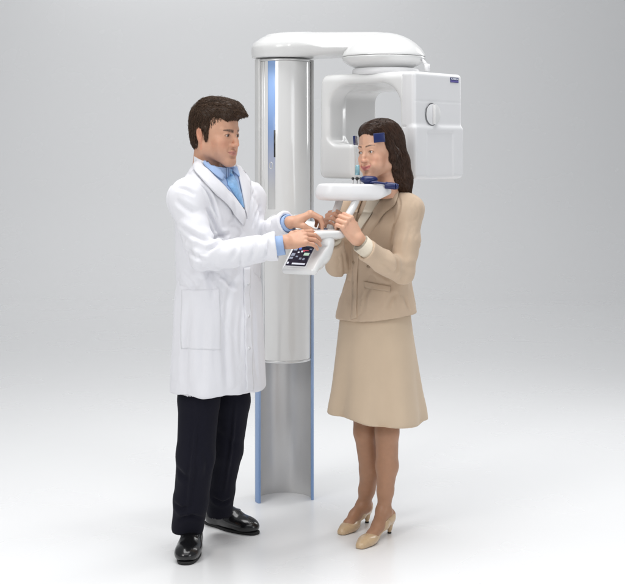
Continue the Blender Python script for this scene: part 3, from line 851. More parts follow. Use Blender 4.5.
# ------------------------------------------------------------------ hair strands laid over a sculpted hair mass
def strands(F, V, dirfn, count, steps, step, wid, seed, lift=0.0015, accept=None, wob=0.15, tri=3):
    rng = np.random.RandomState(seed)
    P = V[rng.choice(len(V), count * 3)]
    if accept is not None: P = P[accept(P)]
    P = P[:count]; n = len(P)
    jit = rng.randn(n, 3) * wob; w = wid * (0.6 + .8 * rng.rand(n)); lf = lift * (0.2 + 1.3 * rng.rand(n) + 1.6 * (rng.rand(n) > .93) * rng.rand(n))
    pts = []; nr = []; alive = np.ones(n)
    for s in range(steps + 1):
        d = F.sample(P); N = F.normal(P, .004)
        if s: alive = alive * (d < .0025)
        tgt = lf * math.sin(math.pi * min(1, (s + .4) / (steps + .6)) ** .8) if s else -.001 + 0 * lf
        P = P - N * (d - tgt)[:, None] * alive[:, None]
        pts.append(P.copy()); nr.append(N)
        D = dirfn(P) + jit; D = D - N * (D * N).sum(1, keepdims=True) * .9
        D /= np.linalg.norm(D, axis=1, keepdims=True) + 1e-6
        P = P + D * step * alive[:, None]
    pts = np.array(pts); nr = np.array(nr)                       # steps+1, n, 3
    T = np.gradient(pts, axis=0); T /= np.linalg.norm(T, axis=2, keepdims=True) + 1e-9
    B = np.cross(T, nr); B /= np.linalg.norm(B, axis=2, keepdims=True) + 1e-9
    prof = np.sin(np.pi * np.clip((np.arange(steps + 1) + .6) / (steps + 1.0), 0, 1)) ** .6
    prof[-1] = .12
    ww = prof[:, None, None] * w[None, :, None]
    A = pts - B * ww; Cc = pts + B * ww; Up = pts + nr * ww * .7
    m = steps + 1
    VV = np.stack([A, Up, Cc], 0)                                  # 3, m, n, 3
    VV = VV.transpose(2, 1, 0, 3).reshape(-1, 3)                   # n, m, 3
    base = (np.arange(n) * m * 3)[:, None, None]
    i = np.arange(steps)[None, :, None] * 3
    q = []
    for a, b in ((0, 1), (1, 2), (2, 0)):
        q.append(np.concatenate([base + i + a, base + i + b, base + i + 3 + b, base + i + 3 + a], 2).reshape(-1, 4))
    FF = np.concatenate(q)
    tone = np.repeat(0.62 + 0.7 * rng.rand(n) ** 1.5, m * 3)
    return VV, FF, tone

def capsule_cloud(parts): return parts

# ================================================================== THE MAN
MX, MY = -0.385, 0.03
man = empty('person', (MX, MY, 0), 'dark-haired man in a long white coat and light blue tie touching the machine', 'person')
SKM = (0.60, 0.335, 0.225)

def g(px, py, Y): return at(px, py, Y)
# coat ---------------------------------------------------------------
m_sh_n, m_el_n, m_wr_n = g(186, 199, -.16), g(204, 256, -.25), g(277, 246, -.26)
m_sh_f, m_el_f, m_wr_f = g(248, 198, .17), g(254, 238, .13), g(288, 223, -.03)
Fc = Field((-0.66, -0.42, 0.60), (-0.06, 0.36, 1.70), 0.0055)
mc = lambda px: (px - HX) / 245.5
rowsM = [(0.667, mc(218), .0, .215, .158), (0.80, mc(218), .0, .208, .150), (1.0, mc(218), .0, .198, .140), (1.12, mc(218.5), .0, .193, .133),
         (1.25, mc(218), .0, .196, .130), (1.38, mc(217.5), .0, .198, .128), (1.46, mc(217), .0, .185, .115), (1.51, mc(216), .0, .150, .098), (1.545, mc(214.5), .0, .105, .084), (1.570, mc(213.5), -.005, .084, .082)]
Fc.loft(rowsM, 50, 0.0, 'u', 2.35)
Fc.chain([m_sh_n, (m_sh_n + m_el_n) / 2 + np.array([-.007, 0, 0]), m_el_n], [.063, .060, .057], .014)
Fc.chain([m_el_n, (m_el_n + m_wr_n) / 2 + np.array([0, 0, -.005]), m_wr_n, m_wr_n + nrm(m_wr_n - m_el_n) * .03], [.058, .055, .055, .056], .018)
Fc.cone(m_sh_n, g(210, 179, -.03), .064, .062, .07)
Fc.chain([m_sh_f, m_el_f], [.060, .055], .012); Fc.cone(m_sh_f, g(222, 181, 0.03), .06, .06, .06)
Fc.chain([m_el_f, m_wr_f, m_wr_f + nrm(m_wr_f - m_el_f) * .03], [.055, .048, .047], .02)
# hollow: hem, cuffs, neck
Fc.loft([(0.60, r[1], r[2], r[3], r[4]) if i == 0 else r for i, r in enumerate(rowsM[:3])], 50, .004, 's', 2.35, -.015)
nd = nrm(m_wr_n - m_el_n); Fc.cone(m_wr_n - nd * .005, m_wr_n + nd * .09, .045, .047, .004, 's')
Fc.cut(m_wr_n, nd)
nd = nrm(m_wr_f - m_el_f); Fc.cone(m_wr_f - nd * .005, m_wr_f + nd * .09, .038, .040, .004, 's')
Fc.cut(m_wr_f, nd)
hoM = g(214.5, 133.5, -.03)
Fc.cone(hoM + np.array([0, 0.0, -.15]), hoM + np.array([0, 0, .05]), .060, .064, .006, 's')
Fc.cone(g(228, 168, -.06), g(236, 180, -.1), .05, .03, .02, 's')
V, F = Fc.mesh(); N = vert_normals(V, F)
cl = [([(186, 172), (197, 180), (209, 196), (216, 214), (221, 232)], .006, .008),      # armhole
      ([(175, 200), (184, 206), (196, 214)], .010, .006), ([(178, 225), (190, 233), (203, 240), (214, 243)], .009, .007),
      ([(205, 208), (213, 220), (219, 232), (228, 240)], .007, .009), ([(212, 240), (220, 236), (230, 234)], .007, .010), ([(206, 251), (216, 245), (226, 238)], .008, .009),
      ([(183, 247), (195, 256), (208, 262)], .008, .006), ([(230, 262), (236, 252), (238, 240)], .008, .005), ([(250, 262), (254, 252), (255, 241)], .008, .005), ([(266, 259), (268, 250), (267, 240)], .007, .005),
      ([(176, 188), (186, 190), (195, 196)], .008, .005), ([(200, 180), (207, 190), (214, 204)], .006, .004),
      ([(255, 190), (250, 206), (247, 222)], .007, .006), ([(261, 205), (256, 216), (252, 228)], .007, .007),
      ([(212, 275), (224, 278), (238, 290)], .010, .006), ([(205, 268), (212, 284), (214, 300)], .011, .005), ([(235, 275), (228, 300), (226, 330)], .012, .004),
      ([(190, 300), (186, 340), (183, 385)], .014, .006), ([(205, 310), (203, 350), (202, 392)], .014, .005), ([(224, 318), (225, 350), (228, 390)], .013, .006), ([(254, 300), (254, 340), (257, 382)], .010, .005),
      ([(242, 305), (240, 330), (240, 360)], .008, .003), ([(180, 270), (190, 280), (198, 296)], .010, .004)]
clM = cl
def dispM(V):
    d = creases(Fc, V, None, clM)
    d += .0034 * vnoise(V, (15, 15, 6), 1) + .0016 * vnoise(V, (34, 34, 14), 2)
    for el_, wr_, sp_ in ((m_el_n, m_wr_n, .16), (m_el_f, m_wr_f, .14), (m_el_n, m_sh_n, .17)):
        ax_ = nrm(np.array(wr_) - el_); b1 = nrm(np.cross(ax_, [.2, .4, 1])); b2 = np.cross(ax_, b1)
        Q = (V - el_) @ np.stack([ax_, b1, b2], 1)
        msk = np.exp(-(np.linalg.norm(V - el_, axis=1) / sp_) ** 4) * (0.35 + .65 * np.exp(-(Q[:, 0] / .09) ** 2))
        fo = vnoise(Q + .15 * Q[:, [1, 0, 2]], (34, 11, 11), 8)
        d += .0085 * msk * (np.abs(fo) ** .8 * np.sign(fo)) * .8
    rg = (1 - np.abs(vnoise(V + .02 * vnoise(V, 30, 12)[:, None], (11, 11, 4.5), 21))) ** 9; d -= .0070 * rg * np.clip((V[:, 2] - .8) / .3, 0.2, 1)
    low = np.clip((1.05 - V[:, 2]) / .4, 0, 1); d += low * .009 * vnoise(V, (13, 13, 1.6), 5)
    return d
N = outward(V, N, mc(218), .0, .98); d = dispM(V); Fc.dfun = dispM
V = V + N * d[:, None]
coat = mk('white_coat', V, F, M['coat'], man)
def cp(name, A, B, m, par, **kw):
    V, F = patch(Fc, A, B, **kw); return recalc(mk(name, V, F, m, par))
# shirt and tie in the neck opening
cp('shirt_front', [(203, 163), (214, 176), (228, 190), (240.2, 208)], [(238.5, 167), (239.6, 180), (240.6, 194), (241.4, 208)], M['shirt'], man, off=.004, thick=.006, nu=14)
cp('tie', [(223.8, 177), (227.8, 187), (234.5, 198), (240.6, 208)], [(233.8, 175.5), (237.2, 186), (240.2, 197), (241.8, 208)], M['tie'], man, off=.0105, thick=.006, bulge=.005, nu=9)
cp('tie_knot', [(222.2, 171.5), (225.0, 178.5)], [(233.2, 170), (233.6, 177.2)], M['tie'], man, off=.020, thick=.016, bulge=.008, nu=9, nv=8)
cp('collar_wing', [(201.5, 160), (211, 166.0), (222.5, 170.6)], [(203.5, 164.5), (212, 174.5), (221.0, 181.5)], M['shirt'], man, off=.013, thick=.004, bulge=.003, nu=9, nv=14)
cp('collar_wing', [(234.0, 167.5), (233.2, 171.5)], [(237.2, 168), (239.0, 179)], M['shirt'], man, off=.013, thick=.004, nu=7, nv=8)
# lapels with collar, near side then far side
cp('lapel', [(199.0, 161), (204.5, 167), (214, 178.5), (229, 193.5), (242.2, 211)], [(193.8, 167), (198, 178), (211, 192), (226.5, 205.5), (241.5, 226)], M['coat'], coat, off=.0135, thick=.006, bulge=.006, nu=12, nv=30)
cp('lapel', [(235.2, 166.0), (237.6, 176), (239.8, 190), (242.3, 209)], [(243.2, 171.5), (249.0, 182.5), (248.0, 197), (244.6, 219)], M['coat'], coat, off=.0125, thick=.006, bulge=.005, nu=12, nv=30)
cp('placket', [(243.4, 268), (243.7, 300), (243.9, 340), (245.4, 391.0)], [(249.4, 267), (249.8, 300), (250.2, 340), (252.2, 390.2)], M['coat'], coat, off=.0050, thick=.005, nu=7, nv=60, warp=lambda u, v: .0022 * np.sin(v * 21) * u + .0012 * np.sin(v * 47 + 1))
cp('pocket', [(182, 290), (181.5, 320), (181, 349)], [(219, 289), (220.5, 320), (221, 350)], M['coat'], coat, off=.0014, thick=.003, nu=30, nv=30, warp=lambda u, v: .0012 * np.sin(u * 7 + v * 3))
for py in (284, 316, 348):
    P = hit(Fc, 247.0, py)[0]; Nn = Fc.normal(P[None], .01)[0]; P = P + Nn * dispM(P[None])[0]
    V, F = tube([P + Nn * .005, P + Nn * .0095], [.0068, .0062], 16); mk('button', V, F, M['white_button'], coat)

# collar of shirt and coat round the neck
def ring(c0, rx, ry, yaw, h0, h1, tilt, th, name, m, par, a0=0, a1=360, flare=0.0, n=48):
    V = []; F = []; Rr = rotz(yaw)
    for i in range(n + 1):
        a = math.radians(a0 + (a1 - a0) * i / n)
        for (rr_, z) in ((0, 0), (flare, h1 - h0), (flare + th, h1 - h0 - .001), (th, 0)):
            p = np.array([(rx + rr_) * math.sin(a), (ry + rr_) * math.cos(a), h0 + z])   # a=0: back of the neck
            p[2] += tilt * math.cos(a)
            V.append(Rr @ p + c0)
    for i in range(n):
        for j in range(4): F.append((4 * i + j, 4 * i + (j + 1) % 4, 4 * i + 4 + (j + 1) % 4, 4 * i + 4 + j))
    F += [(0, 1, 2, 3), (4 * n + 3, 4 * n + 2, 4 * n + 1, 4 * n)]
    o = recalc(mk(name, np.array(V), F, m, par)); bevel(o, .0015, 2, 50); return o
nb = hoM + np.array([-.002, .004, 0])
ring(nb, .0595, .0625, 55, -.168, -.120, .017, .003, 'shirt_collar', M['shirt'], man, -178, 178, -.002)
ring(nb, .0625, .0655, 55, -.176, -.126, .016, .003, 'shirt_collar_fold', M['shirt'], man, -166, 166, -.001)
ring(nb, .074, .080, 52, -.190, -.108, .024, .007, 'coat_collar', M['coat'], coat, -112, 112, -.003)

# trousers ---------------------------------------------------------------
Ft = Field((-0.62, -0.25, 0.02), (-0.20, 0.42, 0.84), 0.005)
nl = [g(203, 350, -.05), g(199, 400, -.055), g(195.5, 455, -.075), g(190.5, 500, -.02), g(187.5, 526, .02)]
fl_ = [g(228, 350, .08), g(230.5, 400, .09), g(226.5, 450, .12), g(220.5, 490, .20), g(219.5, 511, .235)]
Ft.chain(nl, [.092, .082, .077, .070, .066], .02); Ft.chain(fl_, [.092, .080, .066, .058, .056], .02)
Ft.box(nl[-1] + np.array([0, 0, -.1]), (.2, .2, .075), .001, .004, 's'); Ft.box((fl_[-1][0] + .10, fl_[-1][1] + .10, fl_[-1][2] - .1), (.20, .17, .068), .001, .004, 's')
# opening round the shoe
Ft.cone(nl[-1] + np.array([0, 0, -.1]), nl[-1] + np.array([0, 0, .0]), .056, .056, .004, 's'); Ft.cone(fl_[-1] + np.array([0, 0, -.1]), fl_[-1], .048, .048, .004, 's')
V, F = Ft.mesh(); N = vert_normals(V, F)
cl = [([(198, 402), (194, 450), (189, 500), (188, 522)], .007, -.006), ([(236, 400), (231, 450), (224, 495)], .006, -.005),
      ([(172, 503), (182, 509), (193, 505)], .011, .007), ([(178, 521), (190, 516), (202, 519)], .009, .007), ([(176, 468), (184, 476), (190, 478)], .014, .005), ([(212, 497), (222, 503), (231, 499)], .009, .006),
      ([(216, 430), (226, 440), (238, 446)], .016, .005), ([(202, 450), (208, 462), (206, 478)], .014, .005)]
d = creases(Ft, V, N, cl) + .003 * vnoise(V, (14, 14, 6), 3)
mk('trousers', V + N * d[:, None], F, M['trousers'], man)

# shoes ---------------------------------------------------------------
def man_shoe(toe, ang, name='shoe'):
    """toe point on the floor; ang: pointing direction, degrees from the viewer towards the right"""
    L = .305
    Fs = Field((-.07, -.01, -.002), (.07, .33, .14), .0032)
    rows = [(0.012, .000, .045, 0.046, .0)]
    pl_ = [(0, .045), (.0, .10), (.006, .17), (.004, .235), (.002, .265)]
    Fs.ell((0, .062, .030), (.047, .060, .030)); Fs.ell((0.002, .105, .036), (.052, .085, .036), .02)
    Fs.ell((.002, .18, .040), (.043, .09, .042), .03); Fs.ell((0, .25, .045), (.036, .048, .050), .03)
    Fs.cone((0, .135, .062), (0, .235, .095), .026, .036, .03)
    Fs.box((0, .15, -.04), (.2, .3, .052), .001, .004, 's')
    Fs.cone((0, .245, .10), (0, .25, .16), .034, .038, .006, 's')
    # apron seam
    pts = [(.036, .15, .056), (.036, .09, .050), (.020, .045, .046), (0, .034, .044), (-.020, .045, .046), (-.036, .09, .050), (-.036, .15, .056)]
    Fs.chain(resample(pts, 16), [.0022] * 16, .004, 's')
    Fs.box((0, .135, .075), (.034, .010, .010), .003, .008)          # penny strap
    Rr = rotz(ang)
    off = Rr @ np.array([0, 0.004, 0])
    V, F = Fs.mesh(); o = mk(name, V, F, M['leather'], man, M=Rr, t=toe - off)
    # sole
    out = []
    for t in np.linspace(0, 2 * math.pi, 44, endpoint=False):
        y = .152 - .152 * math.cos(t); x = .044 * np.sign(math.sin(t)) * abs(math.sin(t)) ** .62 * (1.16 if y < .14 else 1.16 - .34 * min(1, (y - .14) / .08))
        out.append((x + .002, y))
    V, F = prism([(x * .93, .152 + (y - .152) * .985) for x, y in out], 0.0, .013); s = recalc(mk('sole', V, F, M['sole'], o, M=Rr, t=toe - off)); bevel(s, .003, 2)
    out2 = [(x, y) for x, y in out if y > .21]
    V, F = prism(sorted(out2, key=lambda p: math.atan2(p[1] - .26, p[0])), 0.0, .001)
    return o
tn = g(186.5, 565, 0); d0 = FPX * EYE / (565.5 - HY); tn = np.array([(184.5 - HX) * d0 / FPX, d0 - DIST, 0])
man_shoe(tn, -3)
d0 = FPX * EYE / (535.0 - HY); tf = np.array([(257 - HX) * d0 / FPX, d0 - DIST, 0])
man_shoe(tf, 52)

# hands ---------------------------------------------------------------
Fh = Field((-.24, -.40, 1.17), (.07, .10, 1.44), .0021)
Wn = g(285.5, 242.0, -.265)
Lh = hand(Fh, Wn, nrm([.90, .34, .20]), nrm([0.10, -.66, .74]), True,
     [(18, 26, 16), (22, 26, 16), (24, 24, 16), (26, 22, 14)], [(.02, .026, -.012), (.052, .050, -.016), (.082, .060, -.026), (.106, .056, -.036)], .93, fan=[4, 1, -4, -9], forearm=Wn - nrm(m_wr_n - m_el_n) * .08)
Wf = g(290, 222.5, -.04)
Lh2 = hand(Fh, Wf, nrm([.95, .05, .42]), nrm([-.35, -.10, .92]), False,
     [(50, 42, 26), (52, 46, 28), (48, 50, 30), (44, 52, 30)], [(.02, .026, -.014), (.046, .040, -.032), (.064, .036, -.056), (.080, .026, -.074)], 0.98, fan=[4, 1, -2, -6], forearm=Wf - nrm(m_wr_f - m_el_f) * .08)
hv, hf = Fh.mesh()
# head ---------------------------------------------------------------
Hd = head_field(True)
v, f = Hd.mesh(1)
col_head = skin_colour(v, SKM, (.50, .20, .16), True)
RM = rotz(57) @ rotx(5); SM = 1.06
mt = lambda P: (np.asarray(P) * SM) @ RM.T + hoM
# rest of the body under the clothes, sculpted in one with neck and limbs
Fb = Field((-0.62, -0.34, 0.05), (-0.10, 0.34, 1.62), 0.009)
Fb.loft([(z, cx, cy, rx - .03, ry - .03) for z, cx, cy, rx, ry in rowsM[2:9]], 50, 0, 'u')
Fb.cone(hoM + RM @ np.array([0, .028, -.12]), np.array([mc(215), 0, 1.48]), .055, .062, .03)
Fb.chain([m_sh_n, m_el_n, Wn], [.045, .034, .020], .02); Fb.chain([m_sh_f, m_el_f, Wf], [.042, .034, .020], .02)
Fb.chain([p for p in nl], [.075, .065, .055, .042, .035], .02); Fb.chain([p for p in fl_], [.075, .062, .048, .038, .033], .02)
bv, bf = Fb.mesh()
allV, allF = fcat([(mt(v), f), (hv, hf), (bv, bf)])
nails = hand_colour(hv, SKM)
cols = np.concatenate([col_head, nails, np.tile(SKM, (len(bv), 1))])
body_m = mk('body', allV, allF, M['skin_m'], man, col=cols)
for s in (-1, 1):
    ev, ef, ec = eye_mesh(nrm([0.10, -1, -.10]), .0126)
    mk('eye', mt(ev + np.array([s * .031, -.0765, -.0005])), ef, M['eye'], body_m, col=ec)
# cuffs of the shirt
def cuff(W, dr, r, l, m, par, name='shirt_cuff', back=.0, fl=1.0):
    dr = nrm(dr); pts = [W - dr * (l + back), W - dr * back]
    V1, F1 = tube([W - dr * (l + .05), W - dr * back], [r * .97, r * fl], 30, False)
    V2, F2 = tube([W - dr * back, W - dr * (l + .05)], [(r - .003) * fl, r * .97 - .003], 30, False)
    V, F = fcat([(V1, F1), (V2, F2)]); n = 30
    F += [(n + j, n + (j + 1) % n, 60 + (j + 1) % n, 60 + j) for j in range(n)]
    return recalc(mk(name, V, F, m, par))
cuff(m_wr_n + nrm(m_wr_n - m_el_n) * .028, m_wr_n - m_el_n, .0385, .03, M['shirt'], man)
cuff(m_wr_f + nrm(m_wr_f - m_el_f) * .010, m_wr_f - m_el_f, .034, .03, M['shirt'], man)

# hair ---------------------------------------------------------------
Hh = Field((-.12, -.17, -.12), (.12, .15, .18), .0028)
Hh.ell((0, .010, .057), (.0800, .096, .083)); Hh.ell((0, .036, -.002), (.070, .062, .082), .03)
Hh.ell((0, -.055, .10), (.058, .052, .032), .03)
Hh.chain([(-.030, -.080, .090), (.0, -.108, .085), (.014, -.136, .080)], [.026, .017, .003], .02)
Hh.chain([(.030, -.070, .092), (.034, -.098, .086)], [.026, .012], .02)
# free the face, the ears and the neck
Hh.ell((0, -.135, -.010), (.105, .078, .082), .006, 's')
Hh.ell((0, -.085, -.10), (.12, .090, .095), .006, 's')
Hh.box((0, -.10, -.085), (.15, .105, .072), .01, .006, 's')
for s in (-1, 1):
    Hh.ell((s * .080, .020, -.012), (.024, .020, .030), .006, 's')
    Hh.cone((s * .0690, -.012, .025), (s * .0655, -.012, -.022), .0100, .005, .008)
Hh.box((0, .05, -.135), (.2, .2, .055), .01, .01, 's')
v, f = Hh.mesh(1); n_ = vert_normals(v, f)
def dir_m(P):
    x, y, z = P[:, 0], P[:, 1], P[:, 2]
    top = np.clip((z - .055) / .05, 0, 1)[:, None]
    back = np.clip((y - .06) / .04, 0, 1)[:, None]
    a = np.stack([.35 + 0 * x, -1 + 0 * x, -.1 + 0 * x], 1)
    b = np.stack([0 * x, -.05 + .35 * (y > 0), -1 + 0 * x], 1)
    d = a * top * (1 - back) + b * (1 - top * (1 - back))
    return d
v = v + n_ * (.0022 * vnoise(v, (120, 30, 60), 4) + .0016 * vnoise(v, (60, 60, 60), 9))[:, None]
tone0 = np.full(len(v), .55)
SV, SF, ST = strands(Hh, v, dir_m, 9000, 8, .0052, .00075, 5, .0045, accept=lambda P: (P[:, 2] > -.09), wob=.18)
HV, HF = fcat([(v, f), (SV, SF)])
tn_ = np.r_[tone0, ST]
mk('hair', mt(HV), HF, M['hair_m'], body_m, col=tn_[:, None] * np.array([.078, .044, .026]))

# ================================================================== THE WOMAN
WX, WY = 0.27, 0.22
wom = empty('person', (WX, WY, 0), 'long-haired woman in a beige skirt suit gripping the handles of the machine', 'person')
SKW = (0.66, 0.385, 0.265)
STK = np.array([.42, .225, .135])
w_sh_n, w_el_n, w_wr_n = g(410, 209, .07), g(402.0, 272, .02), g(366, 250, -.10)
w_sh_f, w_el_f, w_wr_f = g(352, 206, .30), g(337.0, 265, .22), g(333, 241, .11)
wc = lambda px: (px - HX) / 236.0
YC = .22
Fj = Field((-0.02, -0.22, 0.92), (0.56, 0.48, 1.56), 0.005)
rowsW = [(0.925, wc(376.0), YC, .183, .143), (0.99, wc(376.5), YC, .174, .133), (1.09, wc(378.5), YC, .146, .108), (1.15, wc(379.5), YC - .005, .142, .105), (1.25, wc(381), YC - .01, .156, .115),
         (1.33, wc(383), YC - .01, .165, .118), (1.40, wc(384), YC, .165, .10), (1.445, wc(385.5), YC, .140, .082), (1.475, wc(387), YC, .10, .066), (1.50, wc(388), YC, .062, .055)]
Fj.loft(rowsW, -38, 0.0, 'u', 2.25)
Fj.ell(g(362, 226, .09), (.06, .055, .06), .04); 
Fj.chain([w_sh_n, (w_sh_n + w_el_n) / 2 + np.array([.006, 0, 0]), w_el_n], [.052, .050, .046], .012)
Fj.chain([w_el_n, (w_el_n + w_wr_n) / 2 + np.array([0.0, 0, -.004]), w_wr_n, w_wr_n + nrm(w_wr_n - w_el_n) * .03], [.048, .045, .042, .042], .018)
Fj.cone(w_sh_n, g(393, 197, .17), .050, .05, .04)
Fj.chain([w_sh_f, w_el_f], [.053, .046], .02); Fj.chain([w_el_f, w_wr_f, w_wr_f + nrm(w_wr_f - w_el_f) * .03], [.047, .041, .040], .018); Fj.cone(w_sh_f, g(384, 190, .24), .05, .05, .03)
rw = [(0.90, *rowsW[0][1:])] + rowsW[1:2]
Fj.loft(rw, -38, .003, 's', 2.25, -.014)
nd = nrm(w_wr_n - w_el_n); Fj.cone(w_wr_n, w_wr_n + nd * .09, .035, .036, .003, 's'); Fj.cut(w_wr_n, nd)
nd2 = nrm(w_wr_f - w_el_f); Fj.cone(w_wr_f, w_wr_f + nd2 * .09, .033, .034, .003, 's'); Fj.cut(w_wr_f, nd2)
# hem rises towards the side: cut by a slanted box
Fj.box(g(400, 352, .15) + np.array([0, 0, 0.022]), (.4, .5, .13), .001, .0, 's', roty(-9.5) if False else roty(-7.0))
hoW = g(380.5, 151.0, .10)
Fj.cone(g(386, 185, .16), g(384, 150, .16), .052, .06, .006, 's')
V, F = Fj.mesh(); N = vert_normals(V, F)
cl = [([(398, 193), (400, 208), (394, 230), (391, 245)], .005, .005), ([(392, 252), (397, 263), (396, 276)], .008, .006), ([(380, 262), (388, 266), (395, 274)], .009, .004),
      ([(372, 270), (382, 275), (392, 281)], .007, .004), ([(352, 240), (353, 270), (353, 300), (352, 320)], .004, .004), ([(385, 212), (378, 222), (368, 232)], .006, .003),
      ([(398, 292), (391, 300), (388, 310)], .008, .004), ([(372, 285), (366, 296), (364, 312)], .008, .003), ([(412, 225), (407, 240), (406, 255)], .008, .003), ([(342, 250), (345, 270), (343, 292)], .007, .004), ([(405, 295), (407, 303), (410, 311)], .007, .004)]
clW = cl
def dispW(V):
    d = creases(Fj, V, None, clW) - .0030 * (1 - np.abs(vnoise(V + .02 * vnoise(V, 30, 12)[:, None], (14, 14, 6), 23))) ** 9 + .0028 * vnoise(V, (18, 18, 7), 1) + .0013 * vnoise(V, (42, 42, 20), 2)
    for el_, wr_, sp_ in ((w_el_n, w_wr_n, .14), (w_el_n, w_sh_n, .16)):
        ax_ = nrm(np.array(wr_) - el_); b1 = nrm(np.cross(ax_, [.2, .4, 1])); b2 = np.cross(ax_, b1)
        Q = (V - el_) @ np.stack([ax_, b1, b2], 1)
        msk = np.exp(-(np.linalg.norm(V - el_, axis=1) / sp_) ** 4) * (0.3 + .7 * np.exp(-(Q[:, 0] / .08) ** 2))
        d += .0060 * msk * vnoise(Q + .15 * Q[:, [1, 0, 2]], (36, 12, 12), 8)
    return d
N = outward(V, N, wc(378), YC, 1.02); d = dispW(V); Fj.dfun = dispW
jack = mk('suit_jacket', V + N * d[:, None], F, M['suit'], wom)
def jp(name, A, B, m, par, **kw):
    V, F = patch(Fj, A, B, **kw); return recalc(mk(name, V, F, m, par))
jp('blouse', [(371, 184), (366, 205), (358, 222), (355.5, 236)], [(388, 186), (378, 205), (364, 224), (357, 236)], M['blouse'], wom, off=.004, thick=.005, nu=10, ne=.02)
jp('lapel', [(392.5, 183.5), (385, 196), (372, 214), (357.5, 238)], [(399.5, 187), (396.5, 204), (383.5, 215.5), (361.5, 243)], M['suit'], jack, off=.0085, thick=.005, bulge=.004, nu=10, nv=28)
jp('lapel', [(368.5, 186), (363.5, 198), (357.5, 214), (354.6, 232)], [(358.5, 187), (353, 198), (349.5, 214), (350.8, 234)], M['suit'], jack, off=.0085, thick=.005, bulge=.003, nu=8, nv=24)
jp('front_edge', [(353.4, 240), (352.6, 270), (352.2, 300), (351.2, 319.5)], [(359.5, 240), (357.8, 270), (357.0, 300), (357.0, 318.0)], M['suit'], jack, off=.0045, thick=.004, nu=6, nv=40, warp=lambda u, v: .0012 * np.sin(v * 17))
jp('pocket_flap', [(364, 281.5), (364.2, 287.5)], [(391, 286.5), (390, 292)], M['suit'], jack, off=.0045, thick=.003, nu=20, nv=8)
for (px, py, r, pr) in ((368.5, 266.5, .0068, jack), (353.8, 262, .007, jack), (353.4, 283, .007, jack)):
    P = hit(Fj, px, py)[0]; Nn = Fj.normal(P[None], .01)[0]; P = P + Nn * dispW(P[None])[0]
    V, F = tube([P + Nn * .002, P + Nn * .0065], [r, r * .9], 16); mk('button', V, F, M['button'], pr)
ring(g(387, 183, .19), .056, .06, -40, -.020, .030, .012, .006, 'jacket_collar', M['suit'], jack, -118, 118, -.003)

# skirt ---------------------------------------------------------------
Fs = Field((-0.0, -0.06, 0.43), (0.54, 0.50, 1.06), 0.005)
sk = [(0.505, wc(377), YC, .208, .186), (0.55, wc(377), YC, .205, .182), (0.62, wc(376.5), YC, .194, .168), (0.75, wc(376), YC, .180, .150), (0.88, wc(375.5), YC, .166, .130), (0.97, wc(375.5), YC, .155, .118), (1.05, wc(377), YC, .14, .108)]
Fs.loft(sk, -38, 0, 'u', 2.1)
Fs.loft([(0.44, *sk[0][1:])] + sk[1:3], -38, .003, 's', 2.1, -.026)
V, F = Fs.mesh(); N = outward(V, vert_normals(V, F), wc(376.5), YC, .64)
ang = np.arctan2(V[:, 1] - YC, V[:, 0] - wc(376.5)); fa = np.clip((0.95 - V[:, 2]) / .5, 0, 1) ** 1.3
dz_ = fa * (.017 * np.sin(ang * 6 + .8 + .6 * V[:, 2]) + .004 * np.sin(ang * 11 + 2.0)) + .0012 * vnoise(V, (16, 16, 6), 6)
V = V + N * dz_[:, None] * np.array([1, 1, .25])
lw = np.clip((.70 - V[:, 2]) / .22, 0, 1) ** 2; V[:, 2] += lw * (.004 * np.cos(ang * 6 + .5) + .20 * np.clip(.27 - V[:, 0], -.05, .15))
mk('skirt', V, F, M['skirt'], wom)

# legs, body, hands, head ---------------------------------------------------------------
def floorpt(px, py):
    d0 = FPX * EYE / (py - HY); return np.array([(px - HX) * d0 / FPX, d0 - DIST, 0])
heelN, toeN = floorpt(389, 533.5), floorpt(359.5, 549)
heelF, toeF = floorpt(366.5, 523), floorpt(341, 535)
FL = Field((0.06, -0.02, 0.0), (0.46, 0.52, 0.70), 0.0042)
def leg(kn, cf, an, heel, toe):
    # straight above the heel
    FL.chain([kn + np.array([0, .01, .15]), kn, cf, (cf * .45 + an * .55), an], [.060, .049, .0465, .034, .0275], .018)
    fd = nrm(toe - heel)
    ank = an
    FL.chain([an, heel + np.array([0, 0, .080]) + fd * .003], [.0315, .0305], .015)
    FL.chain([an + fd * .010, heel + fd * .10 + np.array([0, 0, .056]), heel + fd * .155 + np.array([0, 0, .028])], [.031, .026, .025], .016)
    for s in (-1, 1):
        side = np.cross(fd, [0, 0, 1]); FL.ell(an + side * s * .026 + np.array([0, 0, -.006]), (.011, .011, .012), .012)
    FL.chain([heel + fd * .155 + np.array([0, 0, .028]), toe - fd * .05 + np.array([0, 0, .018])], [.026, .014], .01)
leg(g(387, 432, .20), g(387.0, 466, .235), g(384.0, 511, .25), heelN, toeN)
leg(g(365.5, 432, .30), g(370.5, 470, .36), g(363.8, 506, .40), heelF, toeF)
lv, lf = FL.mesh()
RWm = rotz(-48) @ rotx(3) @ roty(-4); SW = 1.0
wt = lambda P: (np.asarray(P) * SW) @ RWm.T + hoW
Hw = head_field(False); v, f = Hw.mesh(1); col_h = skin_colour(v, SKW, (.52, .17, .15), False)
Fh = Field((-.02, -.24, 1.15), (.30, .18, 1.45), .0021)
